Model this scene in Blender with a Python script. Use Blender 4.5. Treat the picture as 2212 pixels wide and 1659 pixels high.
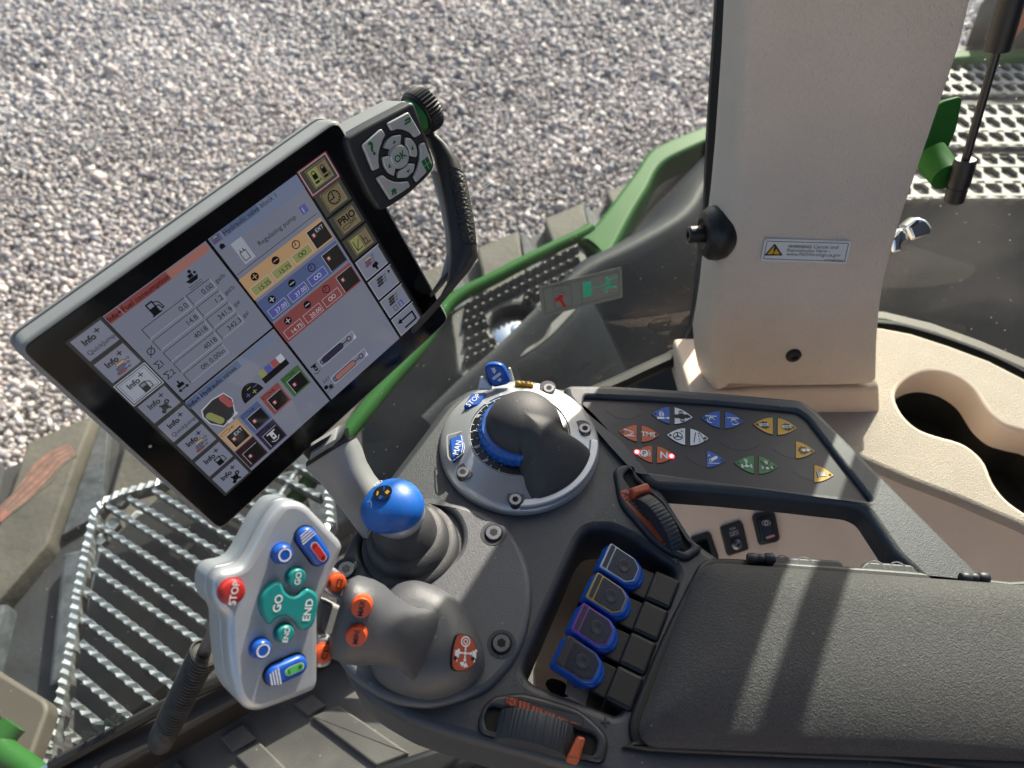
import bpy, bmesh, math, random
import numpy as np
from mathutils import Vector, Matrix
from mathutils.geometry import tessellate_polygon

for _o in list(bpy.data.objects):
    bpy.data.objects.remove(_o)
SC = bpy.context.scene
COL = SC.collection
random.seed(7)
R = math.radians
V = Vector

# ---------------------------------------------------------------- camera, sky, sun, exposure
CZ = 2.8                       # eye height above the gravel
PITCH = R(50)
FPX, CX, CY = 1534.0, 1106.0, 829.5      # focal length of the photograph in its own pixels
cam_d = bpy.data.cameras.new('camera')
cam = bpy.data.objects.new('camera', cam_d)
COL.objects.link(cam)
cam.location = (0, 0, CZ)
cam.rotation_euler = (R(90) - PITCH, 0, 0)
cam_d.sensor_width = 36.0
cam_d.lens = 36.0 * FPX / 2212.0
cam_d.clip_start = 0.02
cam_d.clip_end = 400
cam_d.dof.use_dof = True
cam_d.dof.focus_distance = 0.55
cam_d.dof.aperture_fstop = 8.0
SC.camera = cam

SUN_AZ, SUN_EL = R(23.5), R(32)
sdir = V((math.sin(SUN_AZ) * math.cos(SUN_EL), math.cos(SUN_AZ) * math.cos(SUN_EL), math.sin(SUN_EL)))
world = bpy.data.worlds.new('World')
SC.world = world
world.use_nodes = True
wn = world.node_tree.nodes
sky = wn.new('ShaderNodeTexSky')
sky.sky_type = 'NISHITA'
sky.sun_disc = False
sky.sun_elevation = SUN_EL
sky.sun_rotation = SUN_AZ
sky.dust_density = 3.5
sky.ozone_density = 0.7
wn['Background'].inputs['Strength'].default_value = 0.12
world.node_tree.links.new(sky.outputs['Color'], wn['Background'].inputs['Color'])
sun_d = bpy.data.lights.new('sun', 'SUN')
sun_d.energy = 5.0
sun_d.angle = R(0.5)
sun_d.color = (1.0, 0.91, 0.78)
sun = bpy.data.objects.new('sun', sun_d)
COL.objects.link(sun)
sun.rotation_euler = sdir.to_track_quat('Z', 'Y').to_euler()
SC.view_settings.view_transform = 'Standard'
SC.view_settings.look = 'None'
SC.view_settings.gamma = 1.0
SC.view_settings.exposure = 1.0
EXPO = 2.0 ** SC.view_settings.exposure
SC.cycles.use_denoising = True
SC.cycles.max_bounces = 8
SC.cycles.transparent_max_bounces = 12
SC.cycles.sample_clamp_indirect = 6.0
SC.cycles.caustics_reflective = False
SC.cycles.caustics_refractive = False

# ---------------------------------------------------------------- helpers: view rays, frames, meshes
FW = V((0, math.cos(PITCH), -math.sin(PITCH)))
UP = V((0, math.sin(PITCH), math.cos(PITCH)))
RT = V((1, 0, 0))
EYE = V((0, 0, CZ))
CROPS = {'A': (820, 200, .26520), 'C': (1120, 300, .45809), 'D': (1900, 0, .45807), 'E': (2000, 600, .54246),
         'G': (1150, 950, .33146), 'H': (1600, 1050, .40687), 'J': (500, 1300, .45215), 'K': (850, 1380, .37373),
         'L': (0, 1150, .59778), 'M': (1350, 1450, .41725), 'N': (1650, 1300, .29385), 'O': (1700, 1500, .52260),
         'Q': (500, 1850, .45208), 'T': (950, 1250, .27130), 'U': (2560, 0, .36186), 'W': (2380, 560, .32558),
         'g1': (120, 1280, .3014), 'g2': (0, 1120, .2411), 'g3': (0, 1780, .28933), 'g4': (640, 1240, .19293),
         'g5': (1200, 500, .25316)}


def cr(k, x, y):
    a, b, s = CROPS[k]
    return ((a + x * s) * .7745, (b + y * s) * .7745)


def crs(k, pts):
    return [cr(k, *p) for p in pts]


def ray(p):
    return RT * ((p[0] - CX) / FPX) + UP * ((CY - p[1]) / FPX) + FW


def at(p, t):
    return EYE + ray(p) * t


def on_z(p, z):
    r = ray(p)
    return EYE + r * (z / r.z)            # z measured from the eye


class Fr:
    """a flat working frame: origin, x, y, z axes"""
    def __init__(s, o, x, y):
        s.o = V(o)
        s.x = V(x).normalized()
        z = s.x.cross(V(y)).normalized()
        s.z = z
        s.y = z.cross(s.x).normalized()

    def W(s):
        m = Matrix((s.x, s.y, s.z)).transposed().to_4x4()
        m.translation = s.o
        return m

    def uv(s, p, h=0.0):
        r = ray(p)
        t = (s.o + s.z * h - EYE).dot(s.z) / r.dot(s.z)
        d = EYE + r * t - s.o
        return (d.dot(s.x), d.dot(s.y))

    def uvs(s, pts, h=0.0):
        return [s.uv(p, h) for p in pts]

    def w(s, u, v, h=0.0):
        return s.o + s.x * u + s.y * v + s.z * h

    def at(s, u, v, h=0.0, ang=0.0):
        f = Fr(s.w(u, v, h), s.x * math.cos(ang) + s.y * math.sin(ang), s.y * math.cos(ang) - s.x * math.sin(ang))
        return f


def area(p):
    return sum(p[i - 1][0] * p[i][1] - p[i][0] * p[i - 1][1] for i in range(len(p))) / 2


def ccw(p):
    p = [(a[0], a[1]) for a in p]
    return p if area(p) > 0 else p[::-1]


def offs(p, d):
    """offset a ccw polygon inwards by d (negative: outwards)"""
    n = len(p)
    out = []
    for i in range(n):
        a, b, c = V(p[i - 1]), V(p[i]), V(p[(i + 1) % n])
        e1 = (b - a)
        e2 = (c - b)
        if e1.length < 1e-9 or e2.length < 1e-9:
            out.append(p[i])
            continue
        e1.normalize(); e2.normalize()
        n1 = V((-e1.y, e1.x)); n2 = V((-e2.y, e2.x))
        m = n1 + n2
        if m.length < 1e-6:
            m = n1.copy()
        m.normalize()
        k = d / max(.45, m.dot(n1))
        out.append((b.x + m.x * k, b.y + m.y * k))
    # where rounded corners are tighter than the offset, points fold back: pull those runs together
    for _ in range(6):
        bad = False
        for i in range(n):
            j = (i + 1) % n
            ox, oy = p[j][0] - p[i][0], p[j][1] - p[i][1]
            nx_, ny_ = out[j][0] - out[i][0], out[j][1] - out[i][1]
            if ox * nx_ + oy * ny_ < -1e-14:
                q = ((out[i][0] + out[j][0]) / 2, (out[i][1] + out[j][1]) / 2)
                out[i] = out[j] = q
                bad = True
        if not bad:
            break
    return out


def fillet(p, r, n=4):
    p = ccw(p)
    out = []
    N = len(p)
    for i in range(N):
        rr = r[i % len(r)] if isinstance(r, (list, tuple)) else r
        a, b, c = V(p[i - 1]), V(p[i]), V(p[(i + 1) % N])
        l1, l2 = (a - b).length, (c - b).length
        k = min(rr, .45 * l1, .45 * l2)
        s, e = b + (a - b) * (k / l1), b + (c - b) * (k / l2)
        for j in range(n + 1):
            t = j / n
            q = s * (1 - t) ** 2 + b * 2 * t * (1 - t) + e * t * t
            out.append((q.x, q.y))
    return out


def smooth(p, n=4, closed=True):
    out = []
    N = len(p)
    dim = len(p[0])
    rng = range(N if closed else N - 1)
    for i in rng:
        if closed:
            a, b, c, d = p[i - 1], p[i], p[(i + 1) % N], p[(i + 2) % N]
        else:
            a, b, c, d = p[max(i - 1, 0)], p[i], p[i + 1], p[min(i + 2, N - 1)]
        for j in range(n):
            t = j / n
            out.append(tuple(.5 * (2 * b[k] + (c[k] - a[k]) * t + (2 * a[k] - 5 * b[k] + 4 * c[k] - d[k]) * t * t
                                   + (3 * b[k] - a[k] - 3 * c[k] + d[k]) * t ** 3) for k in range(dim)))
    if not closed:
        out.append(tuple(p[-1]))
    return out


def capsule(a, b, r, n=8):
    a, b = V(a), V(b)
    an = math.atan2(b.y - a.y, b.x - a.x)
    out = []
    for i in range(n + 1):
        t = an + math.pi / 2 + math.pi * i / n
        out.append((a.x + r * math.cos(t), a.y + r * math.sin(t)))
    for i in range(n + 1):
        t = an - math.pi / 2 + math.pi * i / n
        out.append((b.x + r * math.cos(t), b.y + r * math.sin(t)))
    return out


def circ(x, y, r, n=24, ry=None):
    return [(x + r * math.cos(2 * math.pi * i / n), y + (ry or r) * math.sin(2 * math.pi * i / n)) for i in range(n)]


_TXT = {}


def text_geo(s, bold=0.0):
    k = (s, bold)
    if k not in _TXT:
        cu = bpy.data.curves.new('t', 'FONT')
        cu.body = s
        cu.size = 1.0
        cu.resolution_u = 3
        cu.offset = bold
        cu.space_line = .95
        ob = bpy.data.objects.new('t', cu)
        me = ob.to_mesh()
        vs = [(v.co.x, v.co.y) for v in me.vertices]
        fs = [tuple(f.vertices) for f in me.polygons]
        ob.to_mesh_clear()
        bpy.data.objects.remove(ob)
        bpy.data.curves.remove(cu)
        _TXT[k] = (vs, fs)
    return _TXT[k]


LAY = 8e-5


class MB:
    def __init__(s):
        s.v, s.f, s.m, s.sm, s.mats = [], [], [], [], []

    def mi(s, m):
        if m not in s.mats:
            s.mats.append(m)
        return s.mats.index(m)

    def add(s, vs, fs, m, smooth=False):
        b = len(s.v)
        s.v += [tuple(x) for x in vs]
        i = s.mi(m)
        for f in fs:
            s.f.append(tuple(b + k for k in f))
            s.m.append(i)
            s.sm.append(smooth)
        return b

    # ---- solids
    def plate(s, outer, z0, z1, m, r=0.0, holes=(), seg=3, hr=None, hm=None, hz0=None, bottom=False, top_m=None):
        outer = ccw(outer)
        holes = [ccw(h) for h in holes]
        prof = [(0, z0)]
        if r > 0:
            for i in range(seg + 1):
                a = math.pi / 2 * i / seg
                prof.append((r * (1 - math.cos(a)), z1 - r + r * math.sin(a)))
        else:
            prof.append((0, z1))
        rings = [[(x, y, z) for x, y in (offs(outer, d) if d else outer)] for d, z in prof]
        n = len(outer)
        vs = [p for q in rings for p in q]
        fs = []
        for k in range(len(rings) - 1):
            for i in range(n):
                j = (i + 1) % n
                fs.append((k * n + i, k * n + j, (k + 1) * n + j, (k + 1) * n + i))
        s.add(vs, fs, m, r > 0)
        top = [rings[-1]]
        hr = r if hr is None else hr
        for h in holes:
            hp = [(0, z0 if hz0 is None else hz0)]
            if hr > 0:
                for i in range(seg + 1):
                    a = math.pi / 2 * i / seg
                    hp.append((hr * (1 - math.cos(a)), z1 - hr + hr * math.sin(a)))
            else:
                hp.append((0, z1))
            hrs = [[(x, y, z) for x, y in (offs(h, -d) if d else h)] for d, z in hp]
            n = len(h)
            vs = [p for q in hrs for p in q]
            fs = []
            for k in range(len(hrs) - 1):
                for i in range(n):
                    j = (i + 1) % n
                    fs.append((k * n + j, k * n + i, (k + 1) * n + i, (k + 1) * n + j))
            s.add(vs, fs, hm or m, hr > 0)
            top.append(hrs[-1])
        tm = top_m or m
        if holes:
            flat = [p for q in top for p in q]
            tr = tessellate_polygon([[V(p) for p in q] for q in top])
            out = []
            for t in tr:
                a, b, c = (flat[i] for i in t)
                cz = (b[0] - a[0]) * (c[1] - a[1]) - (b[1] - a[1]) * (c[0] - a[0])
                if abs(cz) > 1e-14:
                    out.append(t if cz > 0 else t[::-1])
            s.add(flat, out, tm)
        else:
            s.add(top[0], [tuple(range(len(top[0])))], tm)
        if bottom:
            s.add(rings[0], [tuple(range(len(outer)))[::-1]], m)

    def lathe(s, prof, m, n=32, W=None, shear=None, smooth=True, rmod=None):
        W = W or Matrix()
        vs = []
        for r, z in prof:
            for i in range(n):
                a = 2 * math.pi * i / n
                rr = r * (rmod(a, r, z) if rmod else 1)
                p = V((rr * math.cos(a), rr * math.sin(a), z))
                if shear:
                    p.x += shear[0] * z
                    p.y += shear[1] * z
                vs.append(W @ p)
        fs = []
        for k in range(len(prof) - 1):
            for i in range(n):
                j = (i + 1) % n
                fs.append((k * n + i, k * n + j, (k + 1) * n + j, (k + 1) * n + i))
        b = s.add(vs, fs, m, smooth)
        if prof[-1][0] > 1e-6:
            s.f.append(tuple(b + (len(prof) - 1) * n + i for i in range(n)))
            s.m.append(s.mi(m)); s.sm.append(False)
        if prof[0][0] > 1e-6:
            s.f.append(tuple(b + i for i in range(n))[::-1])
            s.m.append(s.mi(m)); s.sm.append(False)

    def loft(s, secs, m, n=20, power=2.0, smooth=True, caps=True):
        """secs: (centre, a, b[, power]) half-axis vectors"""
        vs = []
        for sc in secs:
            c, a, b = V(sc[0]), V(sc[1]), V(sc[2])
            pw = sc[3] if len(sc) > 3 else power
            for i in range(n):
                t = 2 * math.pi * i / n
                ct, st = math.cos(t), math.sin(t)
                x = math.copysign(abs(ct) ** (2 / pw), ct)
                y = math.copysign(abs(st) ** (2 / pw), st)
                vs.append(c + a * x + b * y)
        fs = []
        for k in range(len(secs) - 1):
            for i in range(n):
                j = (i + 1) % n
                fs.append((k * n + i, k * n + j, (k + 1) * n + j, (k + 1) * n + i))
        if caps:
            fs.append(tuple(range(n))[::-1])
            fs.append(tuple((len(secs) - 1) * n + i for i in range(n)))
        s.add(vs, fs, m, smooth)

    def tube(s, path, r, m, n=12, sq=1.0, upv=(0, 0, 1)):
        path = [V(p) for p in path]
        secs = []
        for i, p in enumerate(path):
            d = (path[min(i + 1, len(path) - 1)] - path[max(i - 1, 0)]).normalized()
            a = d.cross(V(upv))
            if a.length < 1e-4:
                a = d.cross(V((1, 0, 0)))
            a.normalize()
            b = a.cross(d).normalized()
            rr = r[i] if isinstance(r, (list, tuple)) else r
            secs.append((p, a * rr, b * rr * sq))
        s.loft(secs, m, n)

    def box(s, c, h, m, W=None):
        W = W or Matrix()
        vs = [W @ V((c[0] + x * h[0], c[1] + y * h[1], c[2] + z * h[2])) for x in (-1, 1) for y in (-1, 1) for z in (-1, 1)]
        s.add(vs, [(0, 1, 3, 2), (4, 6, 7, 5), (0, 4, 5, 1), (2, 3, 7, 6), (0, 2, 6, 4), (1, 5, 7, 3)], m)

    # ---- flat print, stacked in layers
    def poly(s, pts, m, l=0, z=0.0, zf=None):
        pts = ccw(pts)
        if zf:
            s.add([(x, y, zf(x, y) + l * LAY) for x, y in pts], [tuple(range(len(pts)))], m)
        else:
            s.add([(x, y, z + l * LAY) for x, y in pts], [tuple(range(len(pts)))], m)

    def rect(s, x, y, w, h, m, l=0, z=0.0):
        s.poly([(x, y), (x + w, y), (x + w, y + h), (x, y + h)], m, l, z)

    def ring(s, outer, inner, m, l=0, z=0.0):
        outer, inner = ccw(outer), ccw(inner)
        n = len(outer)
        vs = [(x, y, z + l * LAY) for x, y in outer] + [(x, y, z + l * LAY) for x, y in inner]
        s.add(vs, [(i, (i + 1) % n, n + (i + 1) % n, n + i) for i in range(n)], m)

    def frame(s, x, y, w, h, t, m, l=0, z=0.0):
        a = [(x, y), (x + w, y), (x + w, y + h), (x, y + h)]
        s.ring(a, offs(a, t), m, l, z)

    def line(s, pts, w, m, l=0, z=0.0):
        """one mitred strip along a polyline"""
        P = [V((p[0], p[1])) for p in pts]
        P = [p for i, p in enumerate(P) if i == 0 or (p - P[i - 1]).length > 1e-9]
        n = len(P)
        if n < 2:
            return
        vs = []
        for i in range(n):
            d0 = (P[i] - P[i - 1]).normalized() if i else (P[1] - P[0]).normalized()
            d1 = (P[i + 1] - P[i]).normalized() if i < n - 1 else d0
            n0, n1 = V((-d0.y, d0.x)), V((-d1.y, d1.x))
            mm_ = n0 + n1
            mm_ = mm_.normalized() if mm_.length > .2 else n0
            k = (w / 2) / max(.5, mm_.dot(n0))
            c = P[i] - d0 * (w / 2) if i == 0 else P[i] + d0 * (w / 2) if i == n - 1 else P[i]
            vs += [(c.x + mm_.x * k, c.y + mm_.y * k, z + l * LAY), (c.x - mm_.x * k, c.y - mm_.y * k, z + l * LAY)]
        s.add(vs, [(2 * i + 1, 2 * i + 3, 2 * i + 2, 2 * i) for i in range(n - 1)], m)

    def text(s, t, x, y, size, m, l=0, z=0.0, rot=0.0, align='L', bold=0.0, mirror=False):
        vs, fs = text_geo(t, bold)
        if not vs:
            return
        xs = [v[0] for v in vs]
        ys = [v[1] for v in vs]
        dx = {'L': -min(xs), 'C': -(min(xs) + max(xs)) / 2, 'R': -max(xs)}[align]
        dy = -(min(ys) + max(ys)) / 2 if align == 'C' else 0
        c, sn = math.cos(rot), math.sin(rot)
        mx = -1 if mirror else 1
        out = []
        for a, b in vs:
            a, b = (a + dx) * size * mx, (b + dy) * size
            out.append((x + a * c - b * sn, y + a * sn + b * c, z + l * LAY))
        s.add(out, [f[::-1] for f in fs] if mirror else fs, m)

    def mesh(s, name, sharp=35):
        me = bpy.data.meshes.new(name)
        me.from_pydata(s.v, [], s.f)
        for k in s.mats:
            me.materials.append(MATS[k])
        me.polygons.foreach_set('material_index', s.m)
        me.polygons.foreach_set('use_smooth', s.sm)
        if any(s.sm):
            me.set_sharp_from_angle(angle=R(sharp))
        me.update()
        return me

    def build(s, name, W=None, parent=None, sharp=35, kind=None):
        return put(name, s.mesh(name, sharp), W, parent, kind)


WM = {}


def put(name, me, W=None, parent=None, kind=None):
    o = bpy.data.objects.new(name, me)
    COL.objects.link(o)
    W = W.W() if isinstance(W, Fr) else (W or Matrix())
    WM[o.name] = W
    if parent is not None:
        o.parent = parent
        o.matrix_basis = WM[parent.name].inverted() @ W
    else:
        o.matrix_basis = W
    if kind:
        o['kind'] = kind
    return o


def thing(name, label, cat, W=None, group=None):
    o = put(name, None, W)
    o.empty_display_size = .02
    return tag(o, label, cat, group)


def tag(o, label, cat, group=None):
    o['label'] = label
    o['category'] = cat
    if group:
        o['group'] = group
    return o


# ---------------------------------------------------------------- materials
MATS = {}


def mat(name, col, rough=.5, metal=0.0, bump=None, var=None, spec=.5, emit=None, coat=0.0, rvar=0.0, sheen=0.0, trans=0.0, specks=None):
    m = bpy.data.materials.new(name)
    m.use_nodes = True
    nt = m.node_tree
    N, L = nt.nodes, nt.links
    b = N['Principled BSDF']
    b.inputs['Base Color'].default_value = (*col, 1)
    b.inputs['Roughness'].default_value = rough
    b.inputs['Metallic'].default_value = metal
    b.inputs['Specular IOR Level'].default_value = spec
    if coat:
        b.inputs['Coat Weight'].default_value = coat
        b.inputs['Coat Roughness'].default_value = .08
    if sheen:
        b.inputs['Sheen Weight'].default_value = sheen
        b.inputs['Sheen Roughness'].default_value = .45
        b.inputs['Sheen Tint'].default_value = (1, .93, .85, 1)
    if emit:
        b.inputs['Emission Color'].default_value = (*emit[0], 1)
        b.inputs['Emission Strength'].default_value = emit[1]
    tc = N.new('ShaderNodeTexCoord')
    if var:                                   # (amount, scale)
        nz = N.new('ShaderNodeTexNoise')
        nz.inputs['Scale'].default_value = var[1]
        nz.inputs['Detail'].default_value = 5
        L.new(tc.outputs['Object'], nz.inputs['Vector'])
        mr = N.new('ShaderNodeMapRange')
        mr.inputs['From Min'].default_value = .3
        mr.inputs['From Max'].default_value = .7
        mr.inputs['To Min'].default_value = 1 - var[0]
        mr.inputs['To Max'].default_value = 1 + var[0]
        L.new(nz.outputs['Fac'], mr.inputs['Value'])
        mx = N.new('ShaderNodeVectorMath')
        mx.operation = 'SCALE'
        mx.inputs[0].default_value = col
        L.new(mr.outputs['Result'], mx.inputs['Scale'])
        L.new(mx.outputs['Vector'], b.inputs['Base Color'])
        if rvar:
            mr2 = N.new('ShaderNodeMapRange')
            mr2.inputs['From Min'].default_value = .3
            mr2.inputs['From Max'].default_value = .7
            mr2.inputs['To Min'].default_value = max(.02, rough - rvar)
            mr2.inputs['To Max'].default_value = min(1, rough + rvar)
            L.new(nz.outputs['Fac'], mr2.inputs['Value'])
            L.new(mr2.outputs['Result'], b.inputs['Roughness'])
    if specks:                                # (scale, share, colour): stray dust grains and lint lying on the part
        vo = N.new('ShaderNodeTexVoronoi')
        vo.inputs['Scale'].default_value = specks[0]
        vo.inputs['Randomness'].default_value = 1.0
        L.new(tc.outputs['Object'], vo.inputs['Vector'])
        c1 = N.new('ShaderNodeMapRange')
        c1.inputs['From Min'].default_value = .16
        c1.inputs['From Max'].default_value = .08
        L.new(vo.outputs['Distance'], c1.inputs['Value'])
        wh = N.new('ShaderNodeTexWhiteNoise')
        L.new(vo.outputs['Position'], wh.inputs['Vector'])
        g1 = N.new('ShaderNodeMath')
        g1.operation = 'GREATER_THAN'
        g1.inputs[1].default_value = 1 - specks[1]
        L.new(wh.outputs['Value'], g1.inputs[0])
        ml = N.new('ShaderNodeMath')
        ml.operation = 'MULTIPLY'
        L.new(c1.outputs['Result'], ml.inputs[0])
        L.new(g1.outputs[0], ml.inputs[1])
        # broad smears of settled dust
        n2 = N.new('ShaderNodeTexNoise')
        n2.inputs['Scale'].default_value = 22
        n2.inputs['Detail'].default_value = 8
        n2.inputs['Roughness'].default_value = .7
        L.new(tc.outputs['Object'], n2.inputs['Vector'])
        c2 = N.new('ShaderNodeMapRange')
        c2.inputs['From Min'].default_value = .52
        c2.inputs['From Max'].default_value = .85
        c2.inputs['To Max'].default_value = .16
        L.new(n2.outputs['Fac'], c2.inputs['Value'])
        mxx = N.new('ShaderNodeMath')
        mxx.operation = 'MAXIMUM'
        L.new(ml.outputs[0], mxx.inputs[0])
        L.new(c2.outputs['Result'], mxx.inputs[1])
        mc = N.new('ShaderNodeMix')
        mc.data_type = 'RGBA'
        mc.inputs['A'].default_value = (*col, 1)
        mc.inputs['B'].default_value = (*specks[2], 1)
        if var:
            L.new(mx.outputs['Vector'], mc.inputs['A'])
        L.new(mxx.outputs[0], mc.inputs['Factor'])
        L.new(mc.outputs['Result'], b.inputs['Base Color'])
    if bump:                                  # (scale, distance m, kind)
        kind = bump[2] if len(bump) > 2 else 'noise'
        if kind == 'voronoi':
            t = N.new('ShaderNodeTexVoronoi')
            out = t.outputs['Distance']
        else:
            t = N.new('ShaderNodeTexNoise')
            t.inputs['Detail'].default_value = 3
            if kind == 'grain':
                t.inputs['Distortion'].default_value = 1.2
            out = t.outputs['Fac']
        t.inputs['Scale'].default_value = bump[0]
        L.new(tc.outputs['Object'], t.inputs['Vector'])
        bp = N.new('ShaderNodeBump')
        bp.inputs['Strength'].default_value = 1.0
        bp.inputs['Distance'].default_value = bump[1]
        L.new(out, bp.inputs['Height'])
        L.new(bp.outputs['Normal'], b.inputs['Normal'])
    if trans:                                 # thin film: part of the light passes through
        tl = N.new('ShaderNodeBsdfTranslucent')
        tl.inputs['Color'].default_value = (*col, 1)
        ms = N.new('ShaderNodeMixShader')
        ms.inputs[0].default_value = trans
        L.new(b.outputs[0], ms.inputs[1])
        L.new(tl.outputs[0], ms.inputs[2])
        L.new(ms.outputs[0], N['Material Output'].inputs['Surface'])
    MATS[name] = m
    return m


def lin(r, g, b):
    f = lambda c: (c / 255 / 12.92 if c <= 10 else ((c / 255 + .055) / 1.055) ** 2.4)
    return (f(r), f(g), f(b))


# plastics of the armrest
mat('console', (.028, .033, .043), .50, spec=.75, bump=(900, .00026, 'grain'), var=(.12, 30), specks=(230, .05, (.20, .19, .18)))
mat('console_smooth', (.029, .033, .041), .47, bump=(1400, .00008), var=(.10, 30), specks=(260, .04, (.20, .19, .18)))
mat('base_grey', (.066, .072, .083), .48, spec=.75, bump=(1100, .00024, 'grain'), var=(.10, 25), specks=(230, .05, (.24, .23, .22)))
mat('boot_rubber', (.040, .042, .046), .55, spec=.6, bump=(900, .00025, 'grain'), var=(.2, 60))
mat('black_plastic', (.009, .0095, .011), .45, bump=(1200, .0001), var=(.15, 40))
mat('gloss_black', (.004, .004, .005), .14, spec=.5, var=(.6, 30), rvar=.07)
mat('seam', (.004, .004, .004), .8)
mat('silver', (.50, .52, .55), .36, metal=.55, bump=(2500, .00002), var=(.04, 40))
mat('silver_head', (.44, .475, .515), .36, metal=.5, bump=(3000, .00003), var=(.05, 60), specks=(260, .03, (.55, .54, .52)))
mat('grey_arm', (.30, .305, .31), .45, bump=(1300, .00012), var=(.06, 30))
mat('housing', (.22, .225, .235), .5, bump=(1600, .00012), var=(.05, 40))
mat('keypad', (.024, .026, .031), .45, bump=(1600, .0001), var=(.08, 40), specks=(240, .05, (.18, .18, .18)))
mat('key_silver', (.50, .52, .53), .35, metal=.3, bump=(2500, .00002))
mat('blue', (.010, .115, .47), .38, bump=(1300, .00012, 'grain'), var=(.08, 60))
mat('blue_smooth', (.010, .085, .42), .3, var=(.06, 60))
mat('orange', (.60, .085, .02), .38, bump=(1500, .00004), var=(.06, 60))
mat('orange_label', (.42, .075, .03), .45)
mat('teal', (.012, .22, .22), .36, var=(.05, 60))
mat('red_button', (.40, .025, .022), .35, var=(.05, 60))
mat('red_print', (.45, .02, .02), .4)
mat('green_print', (.08, .42, .10), .4)
mat('white_print', (.75, .76, .78), .4)
mat('grey_print', (.30, .32, .34), .45)
mat('black_print', (.006, .006, .007), .4)
mat('membrane', (.022, .022, .029), .4, bump=(2200, .00003))
mat('membrane_raised', (.024, .024, .031), .38)
mat('lever_face', (.012, .012, .015), .2, var=(.3, 90), rvar=.06)
mat('key_orange', (.55, .10, .025), .42)
mat('key_blue', (.02, .10, .42), .42)
mat('key_yellow', (.62, .33, .02), .42)
mat('key_green', (.03, .19, .05), .42)
mat('key_white', (.72, .73, .76), .42)
mat('key_green_print', (.008, .13, .03), .4)
mat('led_red', (.4, .01, .01), .3, emit=((1, .03, .04), 8.0))
mat('led_core', (.8, .3, .3), .3, emit=((1, .45, .45), 12.0))
mat('led_off', (.03, .02, .02), .3)
mat('scale_black', (.008, .0085, .01), .3, var=(.2, 200))
mat('steel', (.22, .22, .23), .3, metal=1.0, var=(.1, 300))
mat('steel_dark', (.05, .05, .055), .35, metal=.8, var=(.1, 300))
mat('hood_grey', (.032, .035, .040), .6, bump=(1100, .00020, 'grain'), var=(.1, 30), specks=(240, .04, (.2, .19, .18)), spec=.6)
mat('suede', (.033, .032, .035), .66, bump=(640, .0010, 'grain'), var=(.3, 700), sheen=.12, spec=.62, specks=(190, .03, (.16, .15, .14)))
mat('beige', (.69, .59, .50), .55, bump=(230, .0012, 'grain'), var=(.05, 9), spec=.35)
mat('beige_fine', (.40, .34, .285), .55, bump=(900, .0007, 'voronoi'), var=(.06, 14), spec=.35)
mat('beige_smooth', (.68, .55, .445), .62, bump=(1000, .00010), var=(.05, 14), spec=.16)
mat('frame_yellow', (.42, .31, .06), .4)
mat('frame_purple', (.22, .04, .36), .4)
mat('frame_white', (.45, .52, .62), .4)
mat('frame_brown', (.055, .03, .025), .4)
mat('sticker_white', (.72, .73, .76), .35, var=(.03, 30))
mat('warn_yellow', (.68, .40, .015), .4)
mat('seal', (.008, .008, .008), .55)
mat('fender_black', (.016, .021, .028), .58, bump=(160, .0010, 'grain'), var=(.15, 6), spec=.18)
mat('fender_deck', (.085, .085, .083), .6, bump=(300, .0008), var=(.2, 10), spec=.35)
mat('tread_tan', (.30, .285, .265), .6, bump=(500, .0006), var=(.12, 40))
mat('green_paint', (.018, .095, .018), .5, spec=.09, var=(.08, 8))
mat('track_rubber', (.078, .072, .060), .75, bump=(60, .002), var=(.28, 9))
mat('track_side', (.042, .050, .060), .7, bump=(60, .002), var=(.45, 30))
mat('track_belt', (.020, .023, .028), .7, bump=(80, .001), var=(.3, 12))
mat('track_reflection', (.20, .080, .060), .7, bump=(60, .002), var=(.35, 40))
mat('galvanised', (.36, .38, .39), .4, metal=.75, bump=(300, .0004), var=(.16, 60), rvar=.12)
mat('mat_rubber', (.10, .096, .092), .62, bump=(500, .0003), var=(.3, 12), rvar=.08, specks=(120, .08, (.30, .27, .23)))
mat('sill_dark', (.020, .017, .016), .5, var=(.2, 12), specks=(160, .06, (.16, .15, .13)))
mat('rubber_grip', (.045, .043, .042), .6, bump=(600, .0004), var=(.5, 90))
mat('chrome', (.62, .66, .70), .14, metal=1.0)
mat('lamp_orange', (.65, .11, .03), .3)
mat('tan_panel', (.070, .060, .048), .6, var=(.08, 10))
mat('cup_black', (.010, .010, .010), .5, bump=(700, .0001))
mat('headliner', (.12, .11, .10), .9)
mat('ground', (.05, .045, .046), .95, bump=(60, .01), var=(.4, 25))
mat('gravel_dust', (.30, .27, .26), .9)


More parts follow.
